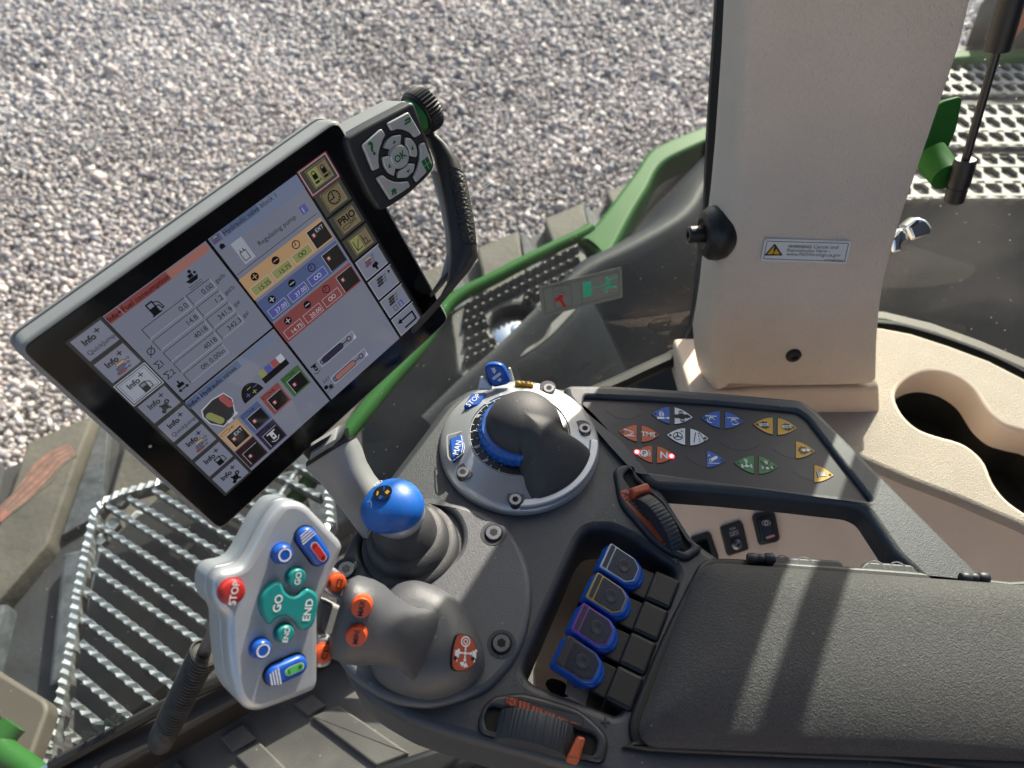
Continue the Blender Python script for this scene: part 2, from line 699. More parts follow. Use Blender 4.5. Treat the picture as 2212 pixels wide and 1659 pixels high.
def glass_mat(name, tint, dust, dust_scale, spec=1.0):
    m = bpy.data.materials.new(name)
    m.use_nodes = True
    nt = m.node_tree
    N, L = nt.nodes, nt.links
    N.remove(N['Principled BSDF'])
    out = N['Material Output']
    tr = N.new('ShaderNodeBsdfTransparent')
    tr.inputs['Color'].default_value = (*tint, 1)
    gl = N.new('ShaderNodeBsdfGlossy')
    gl.inputs['Roughness'].default_value = .02
    fr = N.new('ShaderNodeFresnel')
    fr.inputs['IOR'].default_value = 1.45
    mu = N.new('ShaderNodeMath')
    mu.operation = 'MULTIPLY'
    mu.inputs[1].default_value = spec
    L.new(fr.outputs[0], mu.inputs[0])
    mx = N.new('ShaderNodeMixShader')
    L.new(mu.outputs[0], mx.inputs[0])
    L.new(tr.outputs[0], mx.inputs[1])
    L.new(gl.outputs[0], mx.inputs[2])
    # dust: fine film plus specks, lit by the sun
    tc = N.new('ShaderNodeTexCoord')
    vo = N.new('ShaderNodeTexVoronoi')
    vo.inputs['Scale'].default_value = dust_scale
    L.new(tc.outputs['Object'], vo.inputs['Vector'])
    cv = N.new('ShaderNodeMapRange')
    cv.inputs['From Min'].default_value = .11
    cv.inputs['From Max'].default_value = .05
    L.new(vo.outputs['Distance'], cv.inputs['Value'])
    wn_ = N.new('ShaderNodeTexWhiteNoise')
    L.new(vo.outputs['Position'], wn_.inputs['Vector'])
    th = N.new('ShaderNodeMath')
    th.operation = 'GREATER_THAN'
    th.inputs[1].default_value = .62
    L.new(wn_.outputs['Value'], th.inputs[0])
    m1 = N.new('ShaderNodeMath')
    m1.operation = 'MULTIPLY'
    L.new(cv.outputs['Result'], m1.inputs[0])
    L.new(th.outputs[0], m1.inputs[1])
    nz = N.new('ShaderNodeTexNoise')
    nz.inputs['Scale'].default_value = 5
    nz.inputs['Detail'].default_value = 7
    nz.inputs['Distortion'].default_value = .8
    L.new(tc.outputs['Object'], nz.inputs['Vector'])
    m2 = N.new('ShaderNodeMapRange')
    m2.inputs['From Min'].default_value = .42
    m2.inputs['From Max'].default_value = .78
    m2.inputs['To Min'].default_value = dust * .25
    m2.inputs['To Max'].default_value = dust
    L.new(nz.outputs['Fac'], m2.inputs['Value'])
    ad = N.new('ShaderNodeMath')
    ad.operation = 'ADD'
    ad.use_clamp = True
    m3 = N.new('ShaderNodeMath')
    m3.operation = 'MULTIPLY'
    m3.inputs[1].default_value = .35
    L.new(m1.outputs[0], m3.inputs[0])
    L.new(m3.outputs[0], ad.inputs[0])
    L.new(m2.outputs['Result'], ad.inputs[1])
    tl = N.new('ShaderNodeBsdfTranslucent')
    tl.inputs['Color'].default_value = (.75, .74, .72, 1)
    mx2 = N.new('ShaderNodeMixShader')
    L.new(ad.outputs[0], mx2.inputs[0])
    L.new(mx.outputs[0], mx2.inputs[1])
    L.new(tl.outputs[0], mx2.inputs[2])
    L.new(mx2.outputs[0], out.inputs['Surface'])
    MATS[name] = m


glass_mat('window_glass', (.86, .93, .90), .022, 170)
glass_mat('rear_glass', (.84, .92, .88), .055, 120)


def screw(mb, x, y, z, r, ang=0.0):
    """socket head screw, axis +z"""
    W = Matrix.Translation((x, y, z))
    mb.lathe([(r, -.004), (r, r * .35), (r * .9, r * .5), (r * .52, r * .5)], 'steel', 20, W)
    hx = [(x + r * .5 * math.cos(ang + i * math.pi / 3), y + r * .5 * math.sin(ang + i * math.pi / 3)) for i in range(6)]
    mb.poly(hx, 'seam', 0, z + r * .5 + .0001)
    mb.ring(circ(x, y, r * .9, 12), circ(x, y, r * .55, 12), 'steel', 0, z + r * .5 + .00012)

# ================================================================ the setting
# ---- ground and gravel
g = MB()
g.add([(-150, -150, 0), (150, -150, 0), (150, 150, 0), (-150, 150, 0)], [(0, 1, 2, 3)], 'ground')
put('ground', g.mesh('ground'), None, None, 'structure')


def gravel():
    rng = np.random.default_rng(3)
    # crushed stone, one mesh: about 62 000 low stones over the ground that can be seen
    t = (1 + 5 ** .5) / 2
    iv = np.array([(-1, t, 0), (1, t, 0), (-1, -t, 0), (1, -t, 0), (0, -1, t), (0, 1, t), (0, -1, -t), (0, 1, -t),
                   (t, 0, -1), (t, 0, 1), (-t, 0, -1), (-t, 0, 1)], float)
    iv /= np.linalg.norm(iv[0])
    ifc = np.array([(0, 11, 5), (0, 5, 1), (0, 1, 7), (0, 7, 10), (0, 10, 11), (1, 5, 9), (5, 11, 4), (11, 10, 2), (10, 7, 6),
                    (7, 1, 8), (3, 9, 4), (3, 4, 2), (3, 2, 6), (3, 6, 8), (3, 8, 9), (4, 9, 5), (2, 4, 11), (6, 2, 10), (8, 6, 7), (9, 8, 1)])
    pts = []
    sp = .0212
    for layer in range(2):
        xs = np.arange(-6.0, 6.0, sp * (1 if layer == 0 else 1.7))
        ys = np.arange(1.5, 8.2, sp * (1 if layer == 0 else 1.7))
        X, Y = np.meshgrid(xs, ys)
        X = X.ravel() + rng.uniform(-.5, .5, X.size) * sp * 1.3
        Y = Y.ravel() + rng.uniform(-.5, .5, Y.size) * sp * 1.3
        keep = (np.abs(X) < .74 * Y + 1.15) & (np.hypot(X, Y) > 1.9)
        keep &= (Y > 2.0 + .45 * (X + .6) - .9)                      # hidden under the machine otherwise
        X, Y = X[keep], Y[keep]
        # only where the yard shows: past the track, not behind the pillar (with room for a step aside)
        dz_ = Y * math.cos(PITCH) + CZ * math.sin(PITCH)
        ix = CX + FPX * X / dz_
        iy = CY - FPX * (Y * math.sin(PITCH) - CZ * math.cos(PITCH)) / dz_
        keep = (iy > -140) & (iy < 1120 - .433 * ix + 60) & (ix > -240) & ((ix < 1690) | ((ix > 1980) & (ix < 2300)))
        X, Y = X[keep], Y[keep]
        # coarser stone further out, where single small ones can no longer be seen
        far = np.clip((Y - 4.2) / 3.5, 0, 1)
        keep = rng.uniform(0, 1, X.size) > far * .55
        X, Y, far = X[keep], Y[keep], far[keep]
        S = rng.lognormal(math.log(.0106 if layer == 0 else .0136), .34, X.size) * (1 + .45 * far)
        Z = S * .25 + (0.006 if layer == 0 else .018) + .012 * np.sin(X * 3.1 + 1.7 * np.sin(Y * 2.3)) * np.cos(Y * 2.7) + rng.uniform(-.005, .006, X.size)
        pts.append(np.stack([X, Y, Z, S], 1))
    P = np.concatenate(pts)
    n = len(P)
    tmpl = iv[None] * (1 + rng.uniform(-.30, .30, (40, 12, 1))) * rng.uniform(.62, 1.25, (40, 1, 3))
    q = rng.normal(size=(n, 4))
    q /= np.linalg.norm(q, axis=1)[:, None]
    w, x, y, z = q.T
    Rm = np.stack([1 - 2 * (y * y + z * z), 2 * (x * y - z * w), 2 * (x * z + y * w), 2 * (x * y + z * w), 1 - 2 * (x * x + z * z),
                   2 * (y * z - x * w), 2 * (x * z - y * w), 2 * (y * z + x * w), 1 - 2 * (x * x + y * y)], 1).reshape(n, 3, 3)
    T = tmpl[rng.integers(0, 40, n)]
    co = np.einsum('nij,nkj->nki', Rm, T) * P[:, 3][:, None, None] + P[:, None, :3]
    fc = ifc[None] + (np.arange(n) * 12)[:, None, None]
    me = bpy.data.meshes.new('gravel')
    me.vertices.add(n * 12)
    me.vertices.foreach_set('co', co.astype(np.float32).ravel())
    nf = n * 20
    me.loops.add(nf * 3)
    me.loops.foreach_set('vertex_index', fc.astype(np.int32).ravel())
    me.polygons.add(nf)
    me.polygons.foreach_set('loop_start', np.arange(0, nf * 3, 3, dtype=np.int32))
    base = np.array([(.39, .335, .33), (.31, .28, .285), (.47, .415, .40), (.40, .325, .31), (.23, .215, .23), (.55, .50, .48), (.34, .305, .315)])
    c = base[rng.integers(0, len(base), n)] * rng.uniform(.8, 1.35, (n, 1))
    px_, py_ = P[:, 0], P[:, 1]
    patch = .5 * np.sin(px_ * 1.9 + 1.3 * np.sin(py_ * 1.1)) + .5 * np.sin(py_ * 2.7 + 1.7 * np.sin(px_ * 1.4 + 2)) + .4 * np.sin(px_ * 5.3 + py_ * 4.1)
    c = c * (1 + .13 * patch)[:, None]
    at_ = me.attributes.new('stone', 'FLOAT_COLOR', 'POINT')
    c4 = np.concatenate([c, np.ones((n, 1))], 1)
    at_.data.foreach_set('color', np.repeat(c4, 12, 0).astype(np.float32).ravel())
    me.update()
    me.validate()
    m = mat('gravel_stone', (.3, .27, .26), .62, bump=(120, .003), spec=.45)
    nd = m.node_tree
    a = nd.nodes.new('ShaderNodeAttribute')
    a.attribute_name = 'stone'
    nd.links.new(a.outputs['Color'], nd.nodes['Principled BSDF'].inputs['Base Color'])
    me.materials.append(m)
    o = put('gravel', me, None, None, 'stuff')
    o['label'] = 'loose crushed pinkish grey gravel covering the whole yard'
    o['category'] = 'gravel'
    return n


N_STONES = gravel()

# ---- machine axes
AX = V((math.sin(R(62)), math.cos(R(62)), 0))        # along the cab side, towards the rear
OUT = V((-AX.y, AX.x, 0))                            # out of the cab on the right hand side
TAX = V((math.sin(R(57.5)), math.cos(R(57.5)), 0))

# ---- rubber track under the window
ZT = -1.60
tr0 = on_z((0, 980), ZT)
tr1 = on_z((1310, 413), ZT)
tax = (tr1 - tr0).normalized()
tin = V((tax.y, -tax.x, 0))                          # inwards, towards the cab
FT = Fr(tr0, tax, -tin)                              # u along the track, v outwards
trk = thing('rubber_track', 'worn rubber crawler track with slanted lugs beside the gravel', 'track', FT)
b = MB()
b.plate([(-1.2, .0), (3.6, .0), (3.6, -.75), (-1.2, -.75)], -.09, -.055, 'track_belt', .01)
b.build('belt', FT, trk)
LTOP = 0.0
qa = V(FT.uv(cr('g2', 735, 310), LTOP)); qb = V(FT.uv(cr('g2', 285, 1500), LTOP))
sk = (qb - qa) / abs((qb - qa).y)                    # lug direction per metre inwards
qc = FT.uv(cr('g2', 350, 460), LTOP)[0]
p_r = [FT.uv(cr('g5', *p), LTOP)[0] for p in ((530, 770), (1240, 440), (1940, 130))]
pitch = (p_r[2] - p_r[0]) / 2
b = MB()
Lw = pitch * .60
pr = .03
b.plate(fillet([(0, 0), (Lw, -.004), (Lw + sk.x * .10, -.10), (Lw + sk.x * .36, -.36), (Lw * .52 + sk.x * .46, -.46), (sk.x * .44 + .02, -.44), (sk.x * .12 + .012, -.12)], .008, 2),
        -.07, 0, 'track_rubber', .008, seg=2)
lug_me = b.mesh('lug')
b = MB()
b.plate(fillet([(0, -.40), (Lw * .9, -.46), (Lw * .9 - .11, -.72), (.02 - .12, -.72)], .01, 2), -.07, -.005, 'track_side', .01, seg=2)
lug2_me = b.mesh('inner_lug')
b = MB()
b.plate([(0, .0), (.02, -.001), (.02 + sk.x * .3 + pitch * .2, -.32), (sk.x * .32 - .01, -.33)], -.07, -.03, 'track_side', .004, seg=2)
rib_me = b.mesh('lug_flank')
for k in range(-14, 10):
    u = p_r[0] + k * pitch
    Wl = FT.W() @ Matrix.Translation((u, 0, 0))
    put('lug', lug_me, Wl, trk)
    put('lug_flank', rib_me, FT.W() @ Matrix.Translation((u + Lw + .012, 0, 0)), trk)
    put('inner_lug', lug2_me, Wl, trk)
# orange reflection in the glass, painted flat onto the lugs
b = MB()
for dd, w_, m_ in ((0, 1, 'track_reflection'),):
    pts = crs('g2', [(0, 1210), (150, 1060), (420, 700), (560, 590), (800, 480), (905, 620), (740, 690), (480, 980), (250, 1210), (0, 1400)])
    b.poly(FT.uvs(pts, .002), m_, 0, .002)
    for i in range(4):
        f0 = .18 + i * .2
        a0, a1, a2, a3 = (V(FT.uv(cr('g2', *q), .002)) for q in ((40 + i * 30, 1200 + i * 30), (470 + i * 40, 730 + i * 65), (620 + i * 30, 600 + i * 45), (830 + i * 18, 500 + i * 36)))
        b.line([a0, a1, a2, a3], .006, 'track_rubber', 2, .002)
b.build('reflection_streak', FT, trk)

# ---- galvanised walkway grating outside the window
FG = Fr(on_z((400, 1250), -1.10), (1, 0, 0), (0, 1, 0))
gr = thing('walkway_grating', 'galvanised serrated walkway grating outside the lower left window', 'grating', FG)
gp = [(333, 1043), (520, 965), (700, 960), (715, 1130), (470, 1372), (420, 1445), (300, 1570), (100, 1700), (103, 1610), (122, 1540), (150, 1400), (165, 1280), (186, 1180), (202, 1108), (222, 1082), (262, 1062)]
GP = ccw(FG.uvs(gp))


def clip(a, d, poly):
    """longest stretch of the line a + t d inside a polygon"""
    ts = []
    n = len(poly)
    for i in range(n):
        p, q = V(poly[i]), V(poly[(i + 1) % n])
        e = q - p
        den = d.x * e.y - d.y * e.x
        if abs(den) < 1e-9:
            continue
        w_ = p - a
        t = (w_.x * e.y - w_.y * e.x) / den
        s_ = (w_.x * d.y - w_.y * d.x) / den
        if 0 <= s_ <= 1:
            ts.append(t)
    return (min(ts), max(ts)) if len(ts) > 1 else None


def serrated(mb, L, wd, hgt, m, pitch_=.016, amp=.0016):
    """upright strip along +x whose top edge is pressed into a twisted, notched line"""
    n = max(4, int(L / pitch_) * 2)
    vs = []
    for i in range(n + 1):
        x = L * i / n
        k = 1 if i % 2 else -1
        vs += [(x, -wd / 2, -hgt), (x, -wd / 2 - amp * k, -.003 * (k < 0)), (x, wd / 2 - amp * k, -.003 * (k > 0)), (x, wd / 2, -hgt)]
    fs = []
    for i in range(n):
        a, c = i * 4, i * 4 + 4
        for j in range(3):
            fs.append((a + j, c + j, c + j + 1, a + j + 1))
    fs += [(0, 1, 2, 3), (n * 4 + 3, n * 4 + 2, n * 4 + 1, n * 4)]
    mb.add(vs, fs, m)


bars = [(('g1', 1200, 180), ('g1', 2080, 690)), (('g1', 1010, 270), ('g1', 1840, 785)), (('g1', 780, 345), ('g1', 1730, 917)), (('g1', 580, 415), ('g1', 1620, 1064)), (('g1', 500, 590), ('g1', 1480, 1228)),
        (('g1', 510, 810), ('g1', 1495, 1515)), (('g1', 440, 990), ('g1', 1450, 1690)), (('g1', 380, 1200), ('g3', 1840, 300)), (('g1', 350, 1450), ('g3', 1700, 490)), (('g3', 770, 30), ('g3', 1560, 683)),
        (('g3', 720, 320), ('g3', 1290, 802)), (('g3', 680, 600), ('g3', 1050, 900)), (('g3', 620, 880), ('g3', 760, 1000)), (('g4', 700, 150), ('g4', 1290, 450)),
        (('g4', 100, 130), ('g4', 1300, 730)), (('g4', -100, 290), ('g4', 1150, 960)), (('g4', -300, 505), ('g4', 900, 1140)), (('g4', -500, 690), ('g4', 500, 1235))]
for a_, b_ in bars:
    p0, p1 = V(FG.uv(cr(*a_))), V(FG.uv(cr(*b_)))
    d = p1 - p0
    mb = MB()
    serrated(mb, d.length, .0078, .028, 'galvanised', .019, .0013)
    mb.build('bar', FG.W() @ Matrix.Translation((p0.x, p0.y, 0)) @ Matrix.Rotation(math.atan2(d.y, d.x), 4, 'Z'), gr)
# edge frame: serrated strip along the outer edge
ed = [gp[i] for i in (0, 15, 14, 13, 12, 11, 10, 9, 8, 7)]
eu = [V(p) for p in FG.uvs(ed)]
for i in range(len(eu) - 1):
    d = eu[i + 1] - eu[i]
    mb = MB()
    serrated(mb, d.length + .004, .012, .03, 'galvanised', .014, .0008)
    mb.build('edge_frame', FG.W() @ Matrix.Translation((eu[i].x, eu[i].y, .001)) @ Matrix.Rotation(math.atan2(d.y, d.x), 4, 'Z'), gr)
for a_, b_ in (((520, 965), (333, 1043)), ((700, 960), (715, 1130)), ((715, 1130), (470, 1372)), ((470, 1372), (420, 1445))):
    a_, b_ = V(FG.uv(a_)), V(FG.uv(b_))
    d = b_ - a_
    mb = MB()
    serrated(mb, d.length, .012, .03, 'galvanised', .014, .0015)
    mb.build('edge_frame', FG.W() @ Matrix.Translation((a_.x, a_.y, .0005)) @ Matrix.Rotation(math.atan2(d.y, d.x), 4, 'Z'), gr)
for q in ((710, 385), (640, 600), (520, 745)):
    u, v = FG.uv(cr('g1', *q), -.02)
    mb = MB()
    mb.lathe([(.013, -.014), (.013, .0), (.011, .002), (.006, .003)], 'galvanised', 6, Matrix.Translation((u, v, -.02)), smooth=False)
    mb.build('bolt', FG, gr)
cr0, cr1 = (V(FG.uv(p, -.012)) for p in crs('g4', [(985, 360), (640, 860)]))
mb = MB()
mb.tube([(*cr0, -.012), (*cr1, -.012), (*(cr1 + (cr1 - cr0) * 2.0), -.012)], .005, 'galvanised', 8)
mb.build('cross_rod', FG, gr)
# bracket under the grating and a black sheet standing in for the shade below it
mb = MB()
mb.tube([FG.w(*FG.uv(p, -.10), -.10) for p in crs('g1', [(790, 620), (880, 520), (980, 540), (1050, 640), (1040, 800)])], .010, 'grey_arm', 8)
tag(mb.build('bent_pipe', None, None), 'bent grey pipe beneath the walkway grating', 'pipe')
mb = MB()
mb.plate(FG.uvs([(330, 1080), (640, 1010), (690, 1180), (430, 1420), (150, 1660), (160, 1420), (215, 1180)], -.09), -.16, -.09, 'cup_black', .01)
tag(mb.build('grating_shade', FG), 'dark chassis cover lying under the walkway grating', 'cover')

# ---- tan panel and green bracket at the lower left
FL = Fr(on_z((40, 1560), -1.05), (1, 0, 0), (0, 1, 0))
mb = MB()
mb.plate(fillet(FL.uvs(crs('g3', [(-260, 150), (0, 320), (440, 590), (470, 680), (280, 1200), (260, 1330), (-300, 1400)])), .012), -.03, 0, 'tan_panel', .006)
tag(mb.build('step_panel', FL), 'tan plastic step panel at the lower left corner', 'panel')
mb = MB()
pth = [FL.w(*FL.uv(p, .03), .03) for p in crs('g3', [(140, 830), (60, 920), (0, 1010), (40, 1110), (250, 1260), (420, 1400)])]
mb.tube(smooth([tuple(p) for p in pth], 4, False), .017, 'green_paint', 12)
tag(mb.build('hand_rail', None), 'green painted bent hand rail over the tan step panel', 'rail')

# ---- front fender plate with teeth, green rim, filler cap
ZF = -1.15
FF = Fr(on_z((1250, 620), ZF), (1, 0, 0), (0, 1, 0))
fe = thing('track_fender', 'black plastic fender with toothed step and green rim outside window', 'fender', FF)
cap_uv = FF.uv(cr('g5', 960, 1600))
capr = (V(FF.uv(cr('g5', 1370, 1640))) - V(FF.uv(cr('g5', 560, 1640)))).length / 2
hole = circ(cap_uv[0], cap_uv[1], capr * .80, 40)
mb = MB()
pl_ = ccw(smooth(FF.uvs(crs('C', [(300, 1275), (345, 1225), (500, 1140), (700, 1035), (880, 938), (1040, 850), (1105, 850), (1130, 930), (1130, 1060), (1090, 1190), (1000, 1300), (900, 1400), (760, 1500), (560, 1600), (420, 1650), (352, 1625), (335, 1560), (315, 1400)])), 3))
mb.plate(offs(pl_, .001), -.006, 0, 'fender_deck', .004, holes=[hole], seg=2, hr=.010, hz0=-.045)
mb.build('deck', FF, fe)
# flanks falling away all round the deck
mb = MB()
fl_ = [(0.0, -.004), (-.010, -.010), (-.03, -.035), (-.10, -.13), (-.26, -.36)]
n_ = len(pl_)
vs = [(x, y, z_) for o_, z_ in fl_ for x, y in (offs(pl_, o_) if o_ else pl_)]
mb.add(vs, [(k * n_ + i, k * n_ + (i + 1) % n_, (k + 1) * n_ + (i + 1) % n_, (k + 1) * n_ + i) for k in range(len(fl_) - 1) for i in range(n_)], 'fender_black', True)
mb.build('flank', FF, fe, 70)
mb = MB()
mb.lathe([(capr * .84, -.035), (capr * .80, -.034), (capr * .72, -.034), (capr * .70, -.026), (capr * .66, -.024), (capr * .2, -.024)], 'chrome', 40, Matrix.Translation((cap_uv[0], cap_uv[1], 0)))
mb.lathe([(.016, -.024), (.016, -.014), (.013, -.012), (.004, -.012)], 'chrome', 20, Matrix.Translation((cap_uv[0], cap_uv[1], 0)))
mb.build('filler_cap', FF, fe)
# ridge whose sides fall away towards the cab and towards the rim
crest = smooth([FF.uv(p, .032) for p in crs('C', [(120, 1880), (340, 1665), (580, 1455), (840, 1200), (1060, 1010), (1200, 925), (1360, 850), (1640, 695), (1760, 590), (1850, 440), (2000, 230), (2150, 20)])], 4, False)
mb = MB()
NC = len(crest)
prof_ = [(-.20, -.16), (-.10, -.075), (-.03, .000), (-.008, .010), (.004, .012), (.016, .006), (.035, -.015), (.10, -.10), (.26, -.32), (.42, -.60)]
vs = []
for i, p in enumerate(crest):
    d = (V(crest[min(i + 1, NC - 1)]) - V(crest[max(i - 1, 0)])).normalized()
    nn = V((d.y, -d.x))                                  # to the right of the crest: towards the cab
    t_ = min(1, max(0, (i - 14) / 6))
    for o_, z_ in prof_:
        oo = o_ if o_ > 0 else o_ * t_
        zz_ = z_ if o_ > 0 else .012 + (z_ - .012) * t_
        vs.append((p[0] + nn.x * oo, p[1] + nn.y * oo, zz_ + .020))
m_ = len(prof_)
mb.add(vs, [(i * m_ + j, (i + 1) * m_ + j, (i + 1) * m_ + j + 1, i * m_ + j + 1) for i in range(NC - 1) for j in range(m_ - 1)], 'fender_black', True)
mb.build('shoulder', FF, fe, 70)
# green rim
mb = MB()
rp = [(*FF.uv(p, .012), .012) for p in crs('C', [(-900, 2700), (-500, 2200), (-260, 1900), (-80, 1680), (120, 1450), (230, 1270), (290, 1195), (390, 1125), (560, 1040), (720, 955), (900, 865), (1050, 795), (1115, 762), (1150, 735)])]
mb.tube(smooth(rp, 4, False), .0165, 'green_paint', 12)
mb.build('rim_rail', FF, fe)
mb = MB()
band = [(1075, 805), (1115, 752), (1165, 715), (1230, 640), (1330, 505), (1420, 385), (1475, 300), (1515, 255), (1580, 215), (1720, 155), (1890, 88), (2150, -20), (2190, 60), (1890, 190), (1740, 255), (1620, 315), (1555, 380), (1500, 490),
        (1420, 620), (1330, 790), (1285, 870), (1245, 905), (1205, 895), (1165, 850), (1120, 815)]
mb.plate(smooth(FF.uvs(crs('C', band), .018), 3), -.06, .018, 'green_paint', .013, seg=5)
mb.build('rim_panel', FF, fe, 60)
# teeth
mb = MB()
tb, th_ = .0100, .020
vs = [(-tb, -tb * .8, 0), (tb, -tb * .8, 0), (tb, tb * .8, 0), (-tb, tb * .8, 0), (-.003, -.0025, th_), (.004, -.0025, th_), (.004, .0025, th_), (-.003, .0025, th_)]
mb.add(vs, [(0, 1, 5, 4), (1, 2, 6, 5), (2, 3, 7, 6), (3, 0, 4, 7), (4, 5, 6, 7)], 'fender_deck')
tooth = mb.mesh('tooth')
rows = [((430, 1345), (1595, 740), 15), ((410, 1450), (1610, 850), 15), ((1085, 1225), (1550, 1005), 6), ((395, 1555), (565, 1475), 3),
        ((430, 1625), (590, 1560), 3), ((1060, 1300), (1180, 1250), 2)]
rows2 = [((345, 1425), (500, 1350), 4), ((380, 1400), (500, 1400), 0)]
tang = math.atan2(*(V(FF.uv(cr('g5', 1595, 740))) - V(FF.uv(cr('g5', 430, 1345)))).yx)
for a_, b_, n_ in rows:
    for i in range(n_):
        f = i / max(1, n_ - 1)
        p = cr('g5', a_[0] + (b_[0] - a_[0]) * f, a_[1] + (b_[1] - a_[1]) * f)
        u, v = FF.uv(p, th_)
        put('tooth', tooth, FF.W() @ Matrix.Translation((u, v, 0)) @ Matrix.Rotation(tang, 4, 'Z'), fe)
for a_, b_, n_ in [((405, 1405), (500, 1360), 3), ((415, 1465), (545, 1400), 4), ((400, 1520), (545, 1450), 4)]:
    for i in range(n_):
        f = i / max(1, n_ - 1)
        p = cr('C', a_[0] + (b_[0] - a_[0]) * f, a_[1] + (b_[1] - a_[1]) * f)
        u, v = FF.uv(p, th_)
        put('tooth', tooth, FF.W() @ Matrix.Translation((u, v, 0)) @ Matrix.Rotation(tang, 4, 'Z'), fe)

# ---- cab side window, leaning slightly outwards towards the roof
LEAN = .28
gz = (-OUT + V((0, 0, LEAN))).normalized()           # towards the driver
gx = AX.copy()
FW0 = Fr(on_z((400, 1510), -.91), gx, V((0, 0, 1)) + OUT * LEAN)
if FW0.z.dot(-OUT) < 0:
    FW0 = Fr(FW0.o, -gx, V((0, 0, 1)) + OUT * LEAN)
win = thing('side_window', 'dusty side window between the screen and the beige pillar', 'window', FW0)
wpx = [(1565, -60), (1540, 300), (1525, 560), (1490, 735), (1380, 803), (1250, 860), (1000, 1130), (760, 1335), (358, 1517), (110, 1650)]
wuv = FW0.uvs(wpx)
wl = [(-1.6 if FW0.x.dot(AX) > 0 else 1.6, wuv[-1][1] - .02), (-1.6 if FW0.x.dot(AX) > 0 else 1.6, 1.75), (wuv[0][0] + (.02 if FW0.x.dot(AX) > 0 else -.02), 1.75)]
mb = MB()
mb.plate(wuv + wl, -.002, .002, 'window_glass')
mb.build('pane', FW0, win)
mb = MB()
sp_ = wuv[0:6]
mb.tube([(*p, .004) for p in smooth(sp_, 4, False)], .011, 'seal', 8)
mb.tube([(*p, .004) for p in wuv[6:]], .008, 'seal', 8)
mb.build('seal', FW0, win)
# maker's marks etched in the glass, read from behind
mb = MB()
u0 = V(FW0.uv(cr('g3', 560, 1150))); u1 = V(FW0.uv(cr('g3', 1300, 740)))
ud = (u1 - u0); ua = math.atan2(ud.y, ud.x); uln = ud.length
for i in range(24):
    a0 = R(150 + i * 7.5); a1 = R(150 + (i + 1) * 7.5)
    cxy = u0 + ud * .32
    P_ = lambda a, k: (cxy.x + k * uln * .36 * math.cos(a) * math.cos(ua) - k * uln * .17 * math.sin(a) * math.sin(ua),
                       cxy.y + k * uln * .36 * math.cos(a) * math.sin(ua) + k * uln * .17 * math.sin(a) * math.cos(ua))
    mb.poly([P_(a0, 1), P_(a1, 1), P_(a1, .94), P_(a0, .94)], 'mark', 0, .0025)
mat('mark', (.09, .13, .12), .6)
mb.text('SMA', u0.x + ud.x * .62, u0.y + ud.y * .62 + .012, uln * .30, 'mark', 0, .0025, ua, 'C', .02, mirror=True)
mb.text('POWERED FOIL', u0.x + ud.x * .60, u0.y + ud.y * .60 - .006, uln * .085, 'mark', 0, .0025, ua, 'C', 0, mirror=True)
mb.build('glazing_mark', FW0, win)
mb = MB()
e0 = V(FW0.uv(cr('C', 1480, 1325))); e1 = V(FW0.uv(cr('C', 1650, 1290)))
ed_ = e1 - e0; ea = math.atan2(ed_.y, ed_.x); el = ed_.length
ec = (e0 + e1) / 2
ell = lambda k: [(ec.x + k * el * .42 * math.cos(t) * math.cos(ea) - k * el * .15 * math.sin(t) * math.sin(ea), ec.y + k * el * .42 * math.cos(t) * math.sin(ea) + k * el * .15 * math.sin(t) * math.cos(ea)) for t in [2 * math.pi * i / 28 for i in range(28)]]
mb.ring(ell(1), ell(.92), 'black_print', 0, .0025)
mb.text('sealomat', ec.x, ec.y, el * .2, 'black_print', 0, .0025, ea, 'C', .01, mirror=True)
mb.text('ESG 43R-0012', ec.x + .004, ec.y - el * .27, el * .13, 'black_print', 0, .0025, ea, 'C', 0, mirror=True)
mb.build('glazing_stamp', FW0, win)

mat('scratch', (.8, .82, .82), .5, trans=.5)
for a_, b_, c_ in (((395, 240), (560, 110), (735, 0)), ((400, 225), (540, 95), (660, 15))):
    mb = MB()
    mb.line(FW0.uvs(crs('g5', [a_, b_, c_]), .0026), .0005, 'scratch', 0, .0026)
    mb.build('scratch', FW0, win)

# ---- emergency exit sticker on the glass
sc_ = [cr('g5', *p) for p in ((1195, 1190), (2115, 965), (2125, 1300), (1235, 1515))]
su = [V(p) for p in FW0.uvs(sc_, .003)]
sx = (su[1] - su[0]).normalized()
FSt = Fr(FW0.w(*su[0], .003), FW0.x * sx.x + FW0.y * sx.y, FW0.y * sx.x - FW0.x * sx.y)
mat('clear_film', (.10, .11, .12), .35, bump=(900, .0003), trans=.35)
mat('exit_green', (.10, .88, .58), .4, trans=.25)
mat('exit_red', (.88, .04, .04), .4, trans=.25)
st = thing('exit_sticker', 'emergency exit sticker with red hammer and green running figure on window', 'sticker', FSt)
mb = MB()
mb.plate(fillet(FSt.uvs(sc_), .003, 3), -.0004, .0002, 'clear_film')
P5 = lambda *q: [FSt.uv(cr('g5', *p)) for p in q]
fr_ = P5((1240, 1205), (2078, 1008), (2085, 1265), (1268, 1485))
mb.ring(fr_, offs(ccw(fr_), .0006) if area(fr_) > 0 else offs(ccw(fr_), .0006), 'black_print', 1, .0002)
mb.line(P5((1655, 1105), (1672, 1385)), .0005, 'black_print', 1, .0002)
hb = fillet(P5((1345, 1185), (1545, 1155), (1565, 1385), (1375, 1435)), .002)
mb.ring(hb, offs(hb, .0006), 'black_print', 1, .0002)
mb.poly(P5((1370, 1320), (1430, 1272), (1468, 1272), (1465, 1305), (1445, 1322), (1500, 1390), (1480, 1408), (1462, 1400), (1420, 1335), (1385, 1352)), 'exit_red', 2, .0002)
